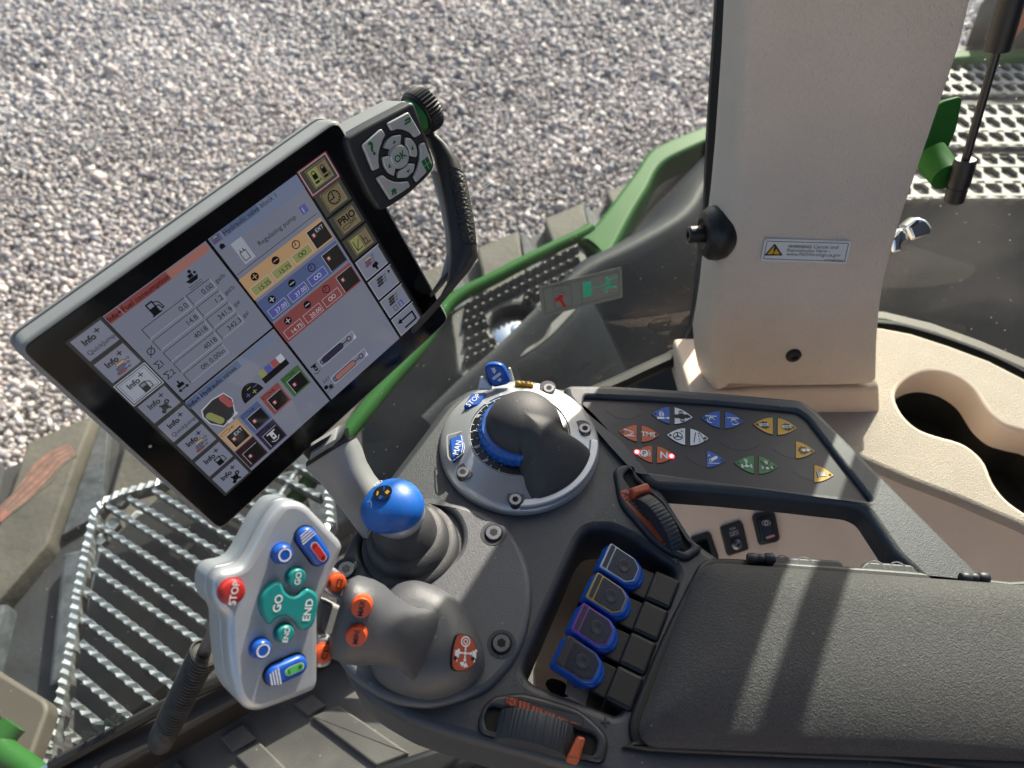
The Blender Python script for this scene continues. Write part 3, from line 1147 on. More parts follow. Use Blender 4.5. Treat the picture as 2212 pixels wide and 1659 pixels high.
for q in (((1380, 1255), (1425, 1200)), ((1400, 1255), (1450, 1195)), ((1440, 1240), (1470, 1225)), ((1445, 1240), (1475, 1260)), ((1470, 1255), (1500, 1235)), ((1480, 1268), (1515, 1272)), ((1385, 1285), (1430, 1280))):
    mb.line(P5(*q), .0004, 'black_print', 2, .0002)
mb.poly(P5((1675, 1138), (1770, 1122), (1780, 1282), (1685, 1300)), 'exit_green', 1, .0002)
mb.line(P5((1790, 1198), (1870, 1182)), .0009, 'exit_green', 1, .0002)
mb.poly(P5((1783, 1200), (1805, 1183), (1808, 1210)), 'exit_green', 1, .0002)
hc = FSt.uv(cr('g5', 1945, 1088))
mb.poly(circ(*hc, .0021, 14), 'exit_green', 1, .0002)
for q in (((1950, 1118), (1985, 1165), .0032), ((1960, 1110), (2000, 1082), .0016), ((2000, 1082), (2055, 1080), .0016), ((1950, 1125), (1925, 1160), .0016), ((1925, 1160), (1880, 1175), .0016),
          ((1985, 1160), (1940, 1200), .0021), ((1940, 1200), (1940, 1245), .0021), ((1985, 1165), (1975, 1192), .002), ((1975, 1192), (2045, 1182), .0018)):
    mb.poly(capsule(*P5(*q[:2]), q[2] * .5 * 1.2, 4), 'exit_green', 1, .0002)
mb.ring(P5((1978, 1262), (2070, 1240), (2075, 1290), (1985, 1312)), offs(ccw(P5((1978, 1262), (2070, 1240), (2075, 1290), (1985, 1312))), .0003), 'black_print', 1, .0002)
mb.build('film', FSt, st)

# ---- beige pillar, leaning with the cab side
PL = .2
FP = Fr(EYE + V((.3, .57, -.47)), (1, 0, 0), V((0, PL, 1)))
pil = thing('cab_pillar', 'grained beige pillar trim with a rounded left edge', 'pillar', FP)
rowsP = [(-1200, 1686, 1730, 2447), (-800, 1645, 1695, 2333), (-400, 1603, 1658, 2218), (0, 1564, 1618, 2104), (100, 1559, 1611, 2080), (200, 1552, 1603, 2046), (300, 1545, 1592, 2012), (400, 1536, 1584, 1977), (450, 1530, 1578, 1960),
         (500, 1524, 1574, 1944), (550, 1517, 1571, 1930), (600, 1512, 1568, 1916), (650, 1505, 1562, 1908), (700, 1496, 1554, 1902), (750, 1500, 1552, 1899), (790, 1508, 1550, 1898), (820, 1520, 1552, 1897), (835, 1528, 1556, 1893)]
secs = []
mb = MB()
vs = []
for (y, xl, xc, xr) in rowsP:
    c0 = V(FP.uv((xc, y)))
    r0 = V(FP.uv((xr, y)))
    l0 = V(FP.uv((xl, y), -.045))
    last = y >= 835
    row = [(l0.x + .095, l0.y, -.16), (l0.x, l0.y, -.045)]
    for k in range(1, 8):                                     # left edge, softly rounded
        t = k / 8
        q = V((l0.x, l0.y, -.045)).lerp(V((c0.x + .012, c0.y, 0)), t)
        bul = .010 * math.sin(math.pi * t)
        row.append((q.x - bul * .35, q.y, q.z + bul * (1.2 if t > .3 else .8)))
    row.append((c0.x + .012, c0.y, 0))
    for k in (.25, .5, .75):
        row.append((c0.x + .012 + (r0.x - c0.x - .02) * k, c0.y + (r0.y - c0.y) * k, .003 * math.sin(math.pi * k)))
    row += [(r0.x - .008, r0.y, -.0002), (r0.x - .0025, r0.y, -.0025), (r0.x, r0.y, -.008), (r0.x + .003, r0.y, -.07), (r0.x - .02, r0.y, -.16)]
    if last:
        row = [(p[0], p[1], p[2] - .006) for p in row]
    vs.append(row)
nC = len(vs[0])
flat = [p for r_ in vs for p in r_]
fs = []
for i in range(len(vs) - 1):
    for j in range(nC - 1):
        fs.append((i * nC + j, (i + 1) * nC + j, (i + 1) * nC + j + 1, i * nC + j + 1))
fs.append(tuple((len(vs) - 1) * nC + j for j in range(nC)))
mb.add(flat, fs, 'beige', True)
mb.build('trim', FP, pil, 60)
mb = MB()
blk = FP.uvs(crs('E', [(-140, 915), (0, 912), (300, 895), (790, 888), (838, 878), (842, 1000), (838, 1030), (700, 1035), (400, 1060), (-150, 1100)]), -.008)
mb.plate(fillet(blk, .006), -.12, -.008, 'beige_smooth', .006)
mb.build('foot_trim', FP, pil)
mb = MB()
u, v = FP.uv(cr('E', 388, 712))
mb.lathe([(.0085, -.002), (.0085, .002), (.0065, .004), (.0035, .004), (.003, .0015)], 'black_plastic', 20, Matrix.Translation((u, v, .003)))
mb.build('fixing_screw', FP, pil)

# rubber stop with a bolt at the pillar's edge
rs = at(cr('D', 190, 1420), .735)
axv = (V((-.97, -.10, .12))).normalized()
FR = Fr(rs, axv.cross(V((0, 0, 1))), V((0, 0, 1)))
if FR.z.dot(axv) < 0:
    FR = Fr(rs, -axv.cross(V((0, 0, 1))), V((0, 0, 1)))
stp = thing('rubber_stop', 'round black rubber stop bolted to the left edge of the pillar', 'stop', FR)
mb = MB()
mb.lathe([(.020, -.020), (.0265, -.012), (.0285, -.004), (.027, .004), (.022, .010), (.016, .0115), (.012, .009)], 'black_plastic', 36)
mb.build('pad', FR, stp)
mb = MB()
mb.lathe([(.009, 0), (.009, .024), (.0075, .026), (.004, .026), (.004, .020)], 'black_plastic', 18)
mb.build('bolt', FR, stp)

# warning label on the pillar
lc = crs('D', [(510, 1453), (1037, 1468), (1005, 1605), (483, 1588)])
lu = [V(p) for p in FP.uvs(lc, .0045)]
FLb = FP.at(lu[3].x, lu[3].y, .0045, math.atan2((lu[2] - lu[3]).y, (lu[2] - lu[3]).x))
lab = thing('warning_label', 'white warning label with a yellow triangle on the beige pillar', 'label', FLb)
mb = MB()
lq = fillet(FLb.uvs(lc), .003)
mb.plate(lq, -.001, .0002, 'sticker_white')
i1 = offs(lq, .0022)
mb.ring(i1, offs(i1, .0007), 'black_print', 1, .0002)
PD = lambda *q: [FLb.uv(cr('D', *p), .0002) for p in q]
tri = PD((568, 1492), (607, 1550), (517, 1550))
mb.poly(fillet(offs(ccw(tri), -.0012), .002), 'black_print', 1, .0002)
mb.poly(offs(ccw(tri), .0006), 'warn_yellow', 2, .0002)
tc_ = PD((566, 1528))[0]
mb.text('!', tc_[0], tc_[1] + .0006, .014, 'black_print', 3, .0002, 0, 'C', .03)


def ptext(mb, fr, s, a, b, m, l, z, bold=0.0, hh=None, k='D', aspect=1.0):
    """text stretched along the line a-b (crop pixels)"""
    p, q = V(fr.uv(cr(k, *a), z)), V(fr.uv(cr(k, *b), z))
    vs_, _ = text_geo(s, bold)
    w_ = max(v_[0] for v_ in vs_) - min(v_[0] for v_ in vs_)
    mb.text(s, p.x, p.y, (q - p).length / w_, m, l, z, math.atan2((q - p).y, (q - p).x), 'L', bold)


ptext(mb, FLb, 'WARNING:', (648, 1508), (795, 1512), 'black_print', 1, .0002, .022)
ptext(mb, FLb, 'Cancer and', (804, 1512), (952, 1515), 'black_print', 1, .0002, .006)
ptext(mb, FLb, 'Reproductive Harm -', (643, 1532), (905, 1538), 'black_print', 1, .0002, .006)
ptext(mb, FLb, 'www.P65Warnings.ca.gov', (639, 1556), (967, 1563), 'black_print', 1, .0002, .006)
ptext(mb, FLb, 'ACW4972070', (868, 1590), (984, 1594), 'black_print', 1, .0002, .02)
mb.build('face', FLb, lab)

# ---- beige side console with cup holder
FS = Fr(on_z((2050, 900), -.69), (1, 0, 0), (0, 1, 0))
sid = thing('side_console', 'sunlit beige side console with figure eight cup holder', 'console', FS)
edge_back = [(600, 560), (845, 570), (1000, 600), (1200, 665), (1400, 740), (1578, 830), (1850, 985), (2200, 1250)]
edge_front = [(2300, 2100), (1900, 1780), (1578, 1605), (1240, 1460), (1000, 1370), (860, 1310), (600, 1190), (300, 1100), (0, 1020), (-200, 960)]
hole8 = [(920, 930), (950, 868), (1030, 818), (1120, 806), (1220, 830), (1310, 890), (1362, 962), (1405, 1022), (1480, 1082), (1578, 1112), (1680, 1140), (1790, 1250), (1820, 1400), (1760, 1530), (1660, 1560),
         (1578, 1520), (1490, 1455), (1425, 1370), (1385, 1275), (1330, 1212), (1250, 1162), (1130, 1128), (1030, 1088), (955, 1015)]
mb = MB()
H8 = smooth(FS.uvs(crs('E', hole8)), 3)
mb.plate(FS.uvs(crs('E', edge_back + edge_front)), -.012, 0, 'beige_fine', .008, holes=[H8], hr=.006, hz0=-.042, hm='beige_smooth', seg=3)
mb.build('top', FS, sid)
mb = MB()
h2 = ccw(offs(ccw(H8), .0015))
n8 = len(h2)
mb.add([(x, y, -.041) for x, y in h2] + [(x, y, -.085) for x, y in h2], [(i, n8 + i, n8 + (i + 1) % n8, (i + 1) % n8) for i in range(n8)], 'cup_black', True)
mb.add([(x, y, -.085) for x, y in h2], [tuple(range(n8))], 'cup_black')
o8 = offs(h2, -.004)
mb.ring(o8, h2, 'cup_black', 0, -.0415)
mb.build('cup_insert', FS, sid)
# sloping lower front of the console with the switches
pAux = at((1585, 1165), .88)
FA = Fr(pAux, (1, 0, 0), V((0, .8, .6)))
fu = [V(FS.uv(p)) for p in crs('E', edge_front)]
mb = MB()
# folded sheet from the top's front edge down to the switch plane and further down
vs = []
for p in fu:
    w0 = FS.w(p.x, p.y, -.011)
    dn = FA.z.dot(w0 - FA.o)
    w1 = w0 - V((0, 0, .035)) - V((0, max(0, .0), 0))
    # drop onto the switch plane along -y
    t = FA.z.dot(w1 - FA.o) / FA.z.dot(V((0, -1, 0)))
    vs.append((w0, w1))
row0 = [q[0] for q in vs]
row1 = [q[0] + V((0, -.012, -.020)) for q in vs]
row2, row3 = [], []
for q in row1:
    # follow the slope until it meets the switch plane's height
    dz = .05
    row2.append(q + V((0, -.05, -.06)))
    row3.append(V((q.x, FA.o.y - .30, FA.o.z - .225)) if q.x < .62 else q + V((0, -.2, -.3)))
allv = [*row0, *row1, *row2, *row3]
n_ = len(vs)
mb.add(allv, [(k * n_ + i, k * n_ + i + 1, (k + 1) * n_ + i + 1, (k + 1) * n_ + i) for k in range(3) for i in range(n_ - 1)], 'beige_smooth', True)
mb.build('front_trim', None, sid)
mb = MB()
mb.plate(fillet(FA.uvs([(1290, 990), (1560, 1010), (1700, 1060), (1960, 1120), (2060, 1330), (1800, 1420), (1300, 1400)]), .03), -.02, 0, 'beige_smooth', .012)
mb.build('switch_panel', FA, sid)

aux = thing('audio_socket', 'black panel with AUX AUDIO INPUT lettering and a jack socket', 'socket', FA)
mb = MB()
mb.plate(fillet(FA.uvs(crs('N', [(1222, 580), (1412, 515), (1440, 545), (1497, 795), (1305, 857), (1285, 830)]), .004), .003), -.002, .004, 'black_plastic', .002)
mat('aux_white', (.40, .41, .43), .5)
for s_, a_, b_ in (('AUX', (1310, 608), (1370, 596)), ('AUDIO', (1308, 645), (1392, 622)), ('INPUT', (1318, 672), (1400, 648))):
    ptext(mb, FA, s_, a_, b_, 'aux_white', 1, .004, .01, k='N')
mb.build('plate', FA, aux)
mb = MB()
u, v = FA.uv(cr('N', 1380, 745), .006)
mb.lathe([(.0065, .004), (.0065, .007), (.004, .0085), (.0028, .0085), (.0025, .005)], 'steel', 12, Matrix.Translation((u, v, 0)))
mb.build('jack', FA, aux)
rk = thing('rocker_switch', 'black rocker switch with white symbol and pale red bar on beige panel', 'switch', FA)
mb = MB()
oq = fillet(FA.uvs(crs('N', [(1535, 490), (1560, 450), (1720, 425), (1750, 450), (1795, 690), (1770, 725), (1610, 755), (1595, 735)]), .006), .004)
mb.plate(oq, -.002, .006, 'black_plastic', .003)
mb.build('bezel', FA, rk)
mb = MB()
mb.plate(fillet(FA.uvs(crs('N', [(1580, 500), (1710, 475), (1745, 690), (1620, 730), (1600, 620)]), .01), .003), .004, .0095, 'gloss_black', .002)
mat('pale_red', (.55, .24, .20), .5)
ba, bb = (FA.uv(cr('N', *p), .0095) for p in ((1665, 680), (1730, 660)))
mb.poly(capsule(ba, bb, .0014, 4), 'pale_red', 1, .0095)
u, v = FA.uv(cr('N', 1658, 540), .0095)
mb.ring(circ(u, v, .0028, 10), circ(u, v, .0016, 10), 'aux_white', 1, .0095)
mb.ring(circ(u, v, .0056, 14, .0034), circ(u, v, .005, 14, .0029), 'aux_white', 1, .0095)
mb.build('rocker', FA, rk)
so = thing('power_socket', 'plain black socket plate left of the audio input, partly hidden', 'socket', FA)
mb = MB()
mb.plate(fillet(FA.uvs(crs('N', [(945, 690), (960, 670), (1110, 625), (1135, 640), (1210, 860), (1200, 1000), (1020, 1040)]), .004), .003), -.002, .004, 'black_plastic', .002)
mb.build('plate', FA, so)
mb = MB()
mb.plate(fillet(FA.uvs(crs('N', [(985, 720), (1100, 690), (1150, 860), (1040, 900)]), .006), .003), .004, .006, 'gloss_black', .001)
mb.build('flap', FA, so)

# ---- rear side window, strut, latch, rear fender
FQ = Fr(EYE + V((.55, .80, -.47)), V((.93, -.12, 0)), V((0, .24, 1)))
rw = thing('rear_side_window', 'dusty rear window pane right of the beige pillar', 'window', FQ)
mb = MB()
qb_ = FQ.uvs(crs('E', [(500, 545), (845, 560), (1000, 588), (1200, 650), (1400, 728), (1578, 818), (1900, 1000), (2300, 1300)]))
mb.plate(qb_ + [(qb_[-1][0], 1.3), (qb_[0][0], 1.3)], -.002, .002, 'rear_glass')
mb.build('pane', FQ, rw)
mb = MB()
mb.tube([(*p, .0) for p in smooth(qb_, 3, False)], .006, 'seal', 8)
mb.build('seal', FQ, rw)

ZR = -.98
FRF = Fr(on_z((2100, 400), ZR), (1, 0, 0), (0, 1, 0))
rf = thing('rear_fender', 'black rear fender with three honeycomb tread strips behind rear window', 'fender', FRF)
mb = MB()
mb.plate(smooth(FRF.uvs([(1780, 150), (1980, 105), (2250, 92), (2700, 130), (2760, 300), (2700, 440), (2250, 425), (1980, 425), (1800, 440)]), 3), -.05, 0, 'fender_black', .02, seg=3)
mb.build('deck', FRF, rf)
# the fender's side rolls down towards the cab
mb = MB()
edge_ = smooth([FRF.uv(p) for p in [(1800, 428), (1900, 420), (1980, 416), (2250, 415), (2700, 432), (3100, 480)]], 4, False)
pr_ = [(-.02, -.012), (.0, -.001), (.015, -.003), (.04, -.018), (.09, -.07), (.17, -.17), (.28, -.32), (.45, -.62)]
vs = [(x, y - o_, z_) for (x, y) in edge_ for (o_, z_) in pr_]
m_ = len(pr_)
mb.add(vs, [(i * m_ + j, i * m_ + j + 1, (i + 1) * m_ + j + 1, (i + 1) * m_ + j) for i in range(len(edge_) - 1) for j in range(m_ - 1)], 'fender_black', True)
mb.build('flank', FRF, rf, 70)


def honeycomb(name, ctr, cols, nrow, pitchx, pitchy, curve):
    """strip with staggered hexagonal holes, bent along an arc"""
    mb = MB()
    W_, H_ = cols * pitchx, (nrow + .15) * pitchy
    holes = []
    for r_ in range(nrow):
        for c_ in range(cols):
            x = -W_ / 2 + (c_ + .5 + (.5 if r_ % 2 else 0)) * pitchx
            if abs(x) > W_ / 2 - pitchx * .45:
                continue
            y = H_ / 2 - (r_ + .58) * pitchy
            hx = pitchx * .46
            hy = pitchy * .42
            holes.append([(x - hx, y), (x - hx * .5, y - hy), (x + hx * .5, y - hy), (x + hx, y), (x + hx * .5, y + hy), (x - hx * .5, y + hy)])
    # toothed lower edge
    low = []
    for i in range(cols * 2 + 1):
        x = -W_ / 2 + i * pitchx / 2
        low.append((x, -H_ / 2 - (pitchy * .16 if i % 2 else 0)))
    outer = low + [(W_ / 2, H_ / 2), (-W_ / 2, H_ / 2)]
    mb.plate(outer, .0, .009, 'tread_tan', 0, holes=holes, hr=0, hm='tread_tan', hz0=.002)
    mb.v = [(x, y - curve * x * x, z) for x, y, z in mb.v]
    mb.build('tread_strip', FRF.at(ctr[0], ctr[1], .001), rf)


for (pc, cols, nr) in (((2165, 160), 15, 3), ((2165, 258), 15, 3), ((2165, 366), 15, 3)):
    u, v = FRF.uv(pc, .018)
    px = (V(FRF.uv((pc[0] + 19, pc[1]))) - V(FRF.uv((pc[0] - 19, pc[1])))).length * (1 if pc[1] > 300 else .86 if pc[1] > 200 else .72)
    dy = 30 if pc[1] > 300 else 28 if pc[1] > 200 else 21
    py = abs(FRF.uv((pc[0], pc[1] - dy / 2))[1] - FRF.uv((pc[0], pc[1] + dy / 2))[1])
    honeycomb('t', (u, v), cols, nr, px, py, .10)
mb = MB()
mb.plate(FRF.uvs([(1960, 120), (2080, 108), (2350, 96), (2350, 118), (2100, 124), (1960, 134)], .03), .0, .03, 'green_paint', .01)
mb.build('top_edge', FRF, rf)
mb = MB()  # tan plate standing in for a reflection along the rear glass
FB = Fr(on_z((2050, 740), -.80), (1, 0, 0), (0, 1, 0))
bp_ = crs('E', [(600, 480), (860, 492), (1100, 550), (1350, 640), (1578, 735), (1900, 900)])
bp2 = crs('E', [(1900, 960), (1578, 790), (1350, 690), (1100, 600), (860, 538), (600, 525)])
mb.plate(FB.uvs(bp_ + bp2), -.03, 0, 'tan_panel', .004)
tag(mb.build('window_reflection', FB), 'narrow tan ledge outside along the rear window bottom', 'ledge')
mb = MB()
mb.tube([FB.w(*FB.uv(p, -.01), -.01) for p in smooth(crs('E', [(600, 545), (860, 558), (1100, 618), (1350, 708), (1578, 810), (1900, 985)]), 3, False)], .010, 'green_paint', 8)
tag(mb.build('green_sill_rail', None), 'thin green painted rail between tan ledge and rear glass', 'rail')

# lamp beyond the fender
lp = on_z((2125, 95), -.98)
FLp = Fr(lp, (1, 0, 0), (0, 1, 0))
lm = thing('indicator_lamp', 'orange indicator lamp in a black housing at upper right', 'lamp', FLp)
k_ = (lp - EYE).length / FPX
mb = MB()
mb.loft([(V((.06 * 1, .01, -.02)), V((.10, 0, 0)), V((0, .05, 0))), (V((.06, .01, .10)), V((.115, 0, 0)), V((0, .06, 0))), (V((.065, .015, .19)), V((.10, 0, 0)), V((0, .055, 0))), (V((.07, .02, .23)), V((.06, 0, 0)), V((0, .035, 0)))], 'fender_black', 24)
mb.build('housing', FLp, lm)
mb = MB()
mb.loft([(V((.012, -.040, .03)), V((.040, 0, 0)), V((0, .02, 0))), (V((.012, -.052, .10)), V((.052, 0, 0)), V((0, .022, 0))), (V((.02, -.045, .165)), V((.045, 0, 0)), V((0, .022, 0))), (V((.03, -.03, .20)), V((.02, 0, 0)), V((0, .015, 0)))], 'lamp_orange', 20)
mb.build('lens', FLp, lm)

# gas strut, its depth fixed by the thin shadow it throws across the armrest
tB = .72
pA, pB = at((2300, -402), .549), at((2078, 373), tB)
sd = (pA - pB)
FSx = Fr(pB, sd.cross(V((0, 1, 0))), V((0, 1, 0)))
FSx = Fr(pB, V((0, 1, 0)).cross(sd).normalized(), sd.cross(V((0, 1, 0)).cross(sd)).normalized()) if FSx.z.dot(sd) < 0 else FSx
zax = sd.normalized()
xa = V((0, 1, 0)).cross(zax).normalized()
WS = Matrix((xa, zax.cross(xa), zax)).transposed().to_4x4()
WS.translation = pB
gs = thing('gas_strut', 'black gas strut in front of the rear window', 'strut', WS)
lm_ = .115
mb = MB()
k1 = .58 / FPX
mb.lathe([(28 * k1, lm_), (29.5 * k1, lm_ + .004), (29.5 * k1, lm_ + .075), (28.6 * k1, lm_ + .0765), (29.5 * k1, lm_ + .078), (29.5 * k1, lm_ + .9)], 'black_plastic', 24)
mb.build('cylinder', WS, gs)
mb = MB()
mb.lathe([(10.5 * k1, 0), (10.5 * k1, lm_ + .01)], 'steel_dark', 16)
mb.build('rod', WS, gs)
mb = MB()
mb.lathe([(20 * k1, -.032), (25 * k1, -.030), (26 * k1, -.016), (24.5 * k1, -.0155), (24.5 * k1, -.0135), (28 * k1, -.013), (28 * k1, .010), (25 * k1, .014), (12 * k1, .014)], 'black_plastic', 20)
mb.build('ball_socket', WS, gs)
gb = thing('strut_bracket', 'green welded bracket holding the lower end of the gas strut', 'bracket', Matrix.Translation(at(cr('U', 150, 1200), tB + .02)))
FBk = Fr(at(cr('U', 200, 1000), tB + .035), (1, 0, 0), V((0, .5, .87)))
mb = MB()
mb.plate(fillet(FBk.uvs(crs('U', [(120, 830), (205, 775), (325, 742), (347, 765), (300, 1000), (205, 1215), (60, 1240), (-60, 1300)])), .004), -.008, 0, 'green_paint', .002)
mb.build('plate', FBk, gb)
mb = MB()
mb.tube([at(cr('U', 90, 1180), tB + .03), at(cr('U', 150, 1270), tB + .025), at(cr('U', 225, 1365), tB + .012)], [.016, .016, .015], 'green_paint', 16)
mb.build('peg', None, gb)

# chrome latch
FCh = Fr(at(cr('W', 560, 250), .86), RT, UP * .8 + V((0, 0, .4)))
lt = thing('window_latch', 'shiny chrome window latch handle beside the pillar', 'latch', FCh)
mb = MB()
mb.plate(fillet(FCh.uvs(crs('W', [(455, 225), (565, 140), (640, 165), (690, 235), (665, 300), (505, 350)])), .004), -.02, 0, 'chrome', .005, seg=3)
mb.build('handle', FCh, lt)
mb = MB()
mb.plate(fillet(FCh.uvs(crs('W', [(350, 330), (440, 240), (500, 270), (502, 345), (440, 370), (445, 440), (360, 455)])), .003), -.03, -.006, 'chrome', .004)
mb.build('base', FCh, lt)

# ---- cab floor, sill, mats
FO = Fr(on_z((600, 1620), -.97), (1, 0, 0), (0, 1, 0))
mb = MB()
fl = FO.uvs([(60, 1720), (300, 1640), (486, 1533), (820, 1345), (1300, 1080), (1600, 1000)]) + [(1.2, .0), (1.2, -1.6), (-1.4, -1.6), (-1.2, -.3)]
mb.plate(fl, -.06, 0, 'mat_rubber')
put('cab_floor', mb.mesh('cab_floor'), FO, None, 'structure')
FSi = Fr(on_z((400, 1560), -.915), (1, 0, 0), (0, 1, 0))
mb = MB()
mb.plate(FSi.uvs([(-150, 1800), (110, 1653), (358, 1516), (760, 1290), (1200, 1010), (1290, 1060), (800, 1350), (486, 1530), (255, 1659), (-50, 1850)]), -.05, 0, 'sill_dark', .006)
tag(mb.build('door_sill', FSi), 'dark brown sill strip below the side window', 'sill')
for i, q in enumerate(([(250, 455), (390, 370), (475, 465), (325, 545)], [(345, 570), (490, 480), (700, 690), (560, 790)], [(700, 245), (820, 185), (905, 260), (790, 318)], [(815, 330), (980, 255), (1420, 555), (1215, 630)],
                       [(-60, 660), (-20, 600), (70, 700), (0, 760)])):
    mb = MB()
    mb.plate(fillet(FO.uvs(crs('Q', q), .006), .003), .0, .006, 'mat_rubber', .002, seg=2)
    mb.build('mat_rib', FO, bpy.data.objects['cab_floor'])
FSr = Fr(on_z((1150, 1640), -.90), (1, 0, 0), (0, 1, 0))
mb = MB()
mb.plate(FSr.uvs(crs('Q', [(1180, 640), (1700, 470), (1900, 470), (2000, 560), (1500, 760), (1150, 800)])), -.05, 0, 'black_plastic', .008)
tag(mb.build('seat_rail', FSr), 'black seat rail in the shade under the armrest', 'rail')

# corrugated grip of a floor lever
k0, k1_ = at(cr('g3', 1575, 930), .80), at(cr('g3', 1960, 150), .74)
kd = (k1_ - k0)
kl = kd.length
kz = kd.normalized()
kx = kz.cross(V((0, 0, 1))).normalized()
WK = Matrix((kx, kz.cross(kx), kz)).transposed().to_4x4()
WK.translation = k0
lv = thing('lever_grip', 'ribbed black rubber lever grip below the silver joystick head', 'lever', WK)
mb = MB()
rk_ = .0150
prof = [(.004, -.022), (.010, -.021), (.0138, -.015), (.0145, -.004), (.0148, .018), (.0135, .020)]
zz = .021
while zz < kl:
    prof += [(.0132, zz), (.0150, zz + .0012), (.0150, zz + .0026), (.0132, zz + .0038)]
    zz += .0050
prof += [(.012, kl), (.006, kl + .003)]
mb.lathe(prof, 'rubber_grip', 24, rmod=lambda a, r, z: 1 + .10 * math.cos(2 * a))
mb.build('grip', WK, lv)
mb = MB()
mb.lathe([(.007, kl), (.007, kl + .12)], 'steel', 12)
mb.build('shaft', WK, lv)

# ---- cab roof above the frame, shading the interior
mb = MB()
rc = [V((-.9, -.9, 0)), V((.9, -.9, 0)), V((.9, .60, 0)), V((.25, .78, 0)), V((-.55, .46, 0)), V((-.95, .25, 0))]
mb.plate([(p.x, p.y) for p in rc], .62, .74, 'headliner', .02, bottom=True)
put('cab_roof', mb.mesh('cab_roof'), Matrix.Translation((0, 0, CZ)), None, 'structure')

# driver's seat and rear wall behind the camera, unseen, added to cut ambient light
seat = thing('driver_seat', 'black driver seat to the right of the viewer', 'seat', Matrix.Translation((.95, -.35, 1.2)))
mb = MB()
mb.plate(fillet([(-.28, -.27), (.28, -.27), (.28, .27), (-.28, .27)], .06), .0, .14, 'suede', .05, seg=4)
mb.build('seat_cushion', Matrix.Translation((.55, -.38, 1.75)), seat)
mb = MB()
mb.plate(fillet([(-.07, -.27), (.07, -.27), (.07, .27), (-.07, .27)], .05), .0, .75, 'suede', .05, seg=4)
mb.build('backrest', Matrix.Translation((.92, -.36, 1.86)) @ Matrix.Rotation(R(8), 4, 'Y'), seat)
mb = MB()
mb.box((1.45, -.2, CZ - .15), (.03, .95, .78), 'headliner')
put('cab_wall', mb.mesh('cab_wall'), None, None, 'structure')
# left hand door panel, unseen, added to bounce warm light into the cab
mb = MB()
mb.box((.35, -1.02, CZ - .72), (.95, .03, .52), 'beige_smooth')
put('left_bounce_wall', mb.mesh('left_bounce_wall'), None, None, 'structure')

# ================================================================ the armrest console
FC = Fr(EYE + V((0, .30, -.47)), (1, 0, 0), (0, 1, 0))
con = thing('armrest_console', 'dark grey swivelling armrest console carrying the dial, levers and switch panel', 'console', FC)
outl = [(1100, 822), (1010, 838), (962, 868), (905, 945), (835, 1035), (785, 1120), (752, 1210), (737, 1300), (733, 1400), (745, 1458), (797, 1513), (877, 1559), (982, 1594), (1162, 1643), (1330, 1690), (1700, 1725), (2500, 1770),
        (2500, 1300), (2170, 1268), (1700, 1222), (1560, 1206), (1535, 1188), (1500, 1163), (1465, 1110), (1425, 1045), (1395, 985), (1360, 955), (1290, 880), (1240, 838)]
slot = [(858, 55), (700, 60), (640, 130), (470, 520), (280, 960), (275, 1030), (330, 1090), (880, 1300), (915, 1275), (1285, 360), (1265, 310), (1000, 130)]
SLOT = fillet(FC.uvs(crs('M', slot)), .006)
mb = MB()
mb.plate(fillet(FC.uvs(outl), .006, 3), -.055, 0, 'console', .007, holes=[SLOT], hr=.006, seg=4, hm='console_smooth', hz0=-.05)
mb.build('shell', FC, con)
# beige tray seen through the lever slot
mb = MB()
mb.plate(FC.uvs(crs('M', [(560, 250), (820, 220), (1250, 300), (950, 1350), (330, 1150), (330, 1000)]), -.075), -.085, -.075, 'beige_smooth', .002)
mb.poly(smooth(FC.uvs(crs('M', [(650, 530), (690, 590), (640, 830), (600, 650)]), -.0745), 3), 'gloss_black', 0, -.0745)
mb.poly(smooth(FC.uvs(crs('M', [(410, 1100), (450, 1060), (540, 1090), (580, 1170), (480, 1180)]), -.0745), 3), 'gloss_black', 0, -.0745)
mb.build('tray', FC, con)

# ---- base plate round the two sticks
bpo = [(600, 55), (800, 15), (1000, 35), (1260, 95), (1500, 225), (1640, 440), (1697, 700), (1665, 1000), (1565, 1230), (1400, 1420), (1270, 1490), (1000, 1572), (800, 1572), (600, 1520), (400, 1400), (275, 1270), (228, 1150), (222, 900), (235, 650), (258, 520), (335, 330), (450, 160)]
bho = [(1000, 75), (1120, 150), (1175, 270), (1165, 390), (1090, 490), (950, 590), (800, 645), (650, 648), (520, 592), (435, 505), (412, 400), (440, 290), (550, 150), (750, 70)]
HB = .005
mb = MB()
BH = smooth(FC.uvs(crs('K', bho), HB), 3)
mb.plate(smooth(FC.uvs(crs('K', bpo), HB), 3), .0, HB, 'base_grey', .0045, holes=[BH], hr=.004, seg=3, hz0=-.012)
mb.add([(x, y, -.0005 + .001) for x, y in ccw(BH)], [tuple(range(len(BH)))], 'boot_rubber')
mb.build('base_plate', FC, con)
for q in ((1410, 285), (1468, 1110), (310, 558)):
    mb = MB()
    u, v = FC.uv(cr('K', *q), HB + .001)
    mb.ring(circ(u, v, .0095, 24), circ(u, v, .0072, 24), 'console_smooth', 0, HB + .0003)
    mb.poly(circ(u, v, .0074, 24), 'seam', 0, HB + .0002)
    screw(mb, u, v, HB - .001, .0062, .4)
    mb.build('screw', FC, con)
# moulded plus marks and date clocks
mb = MB()
for k, q in (('M', (1278, 268)), ('M', (812, 1352))):
    u, v = FC.uv(cr(k, *q))
    mb.box((u, v, .0003), (.0028, .0006, .0003), 'console_smooth')
    mb.box((u, v, .0003), (.0006, .0028, .0004), 'console_smooth')
mb.text('2 1', *FC.uv(cr('H', 160, 975)), .006, 'console_smooth', 2, .0, .3)
mb.text('2 1', *FC.uv(cr('K', 1560, 1430)), .006, 'console_smooth', 2, .0, .3)
mb.build('moulded_marks', FC, con)

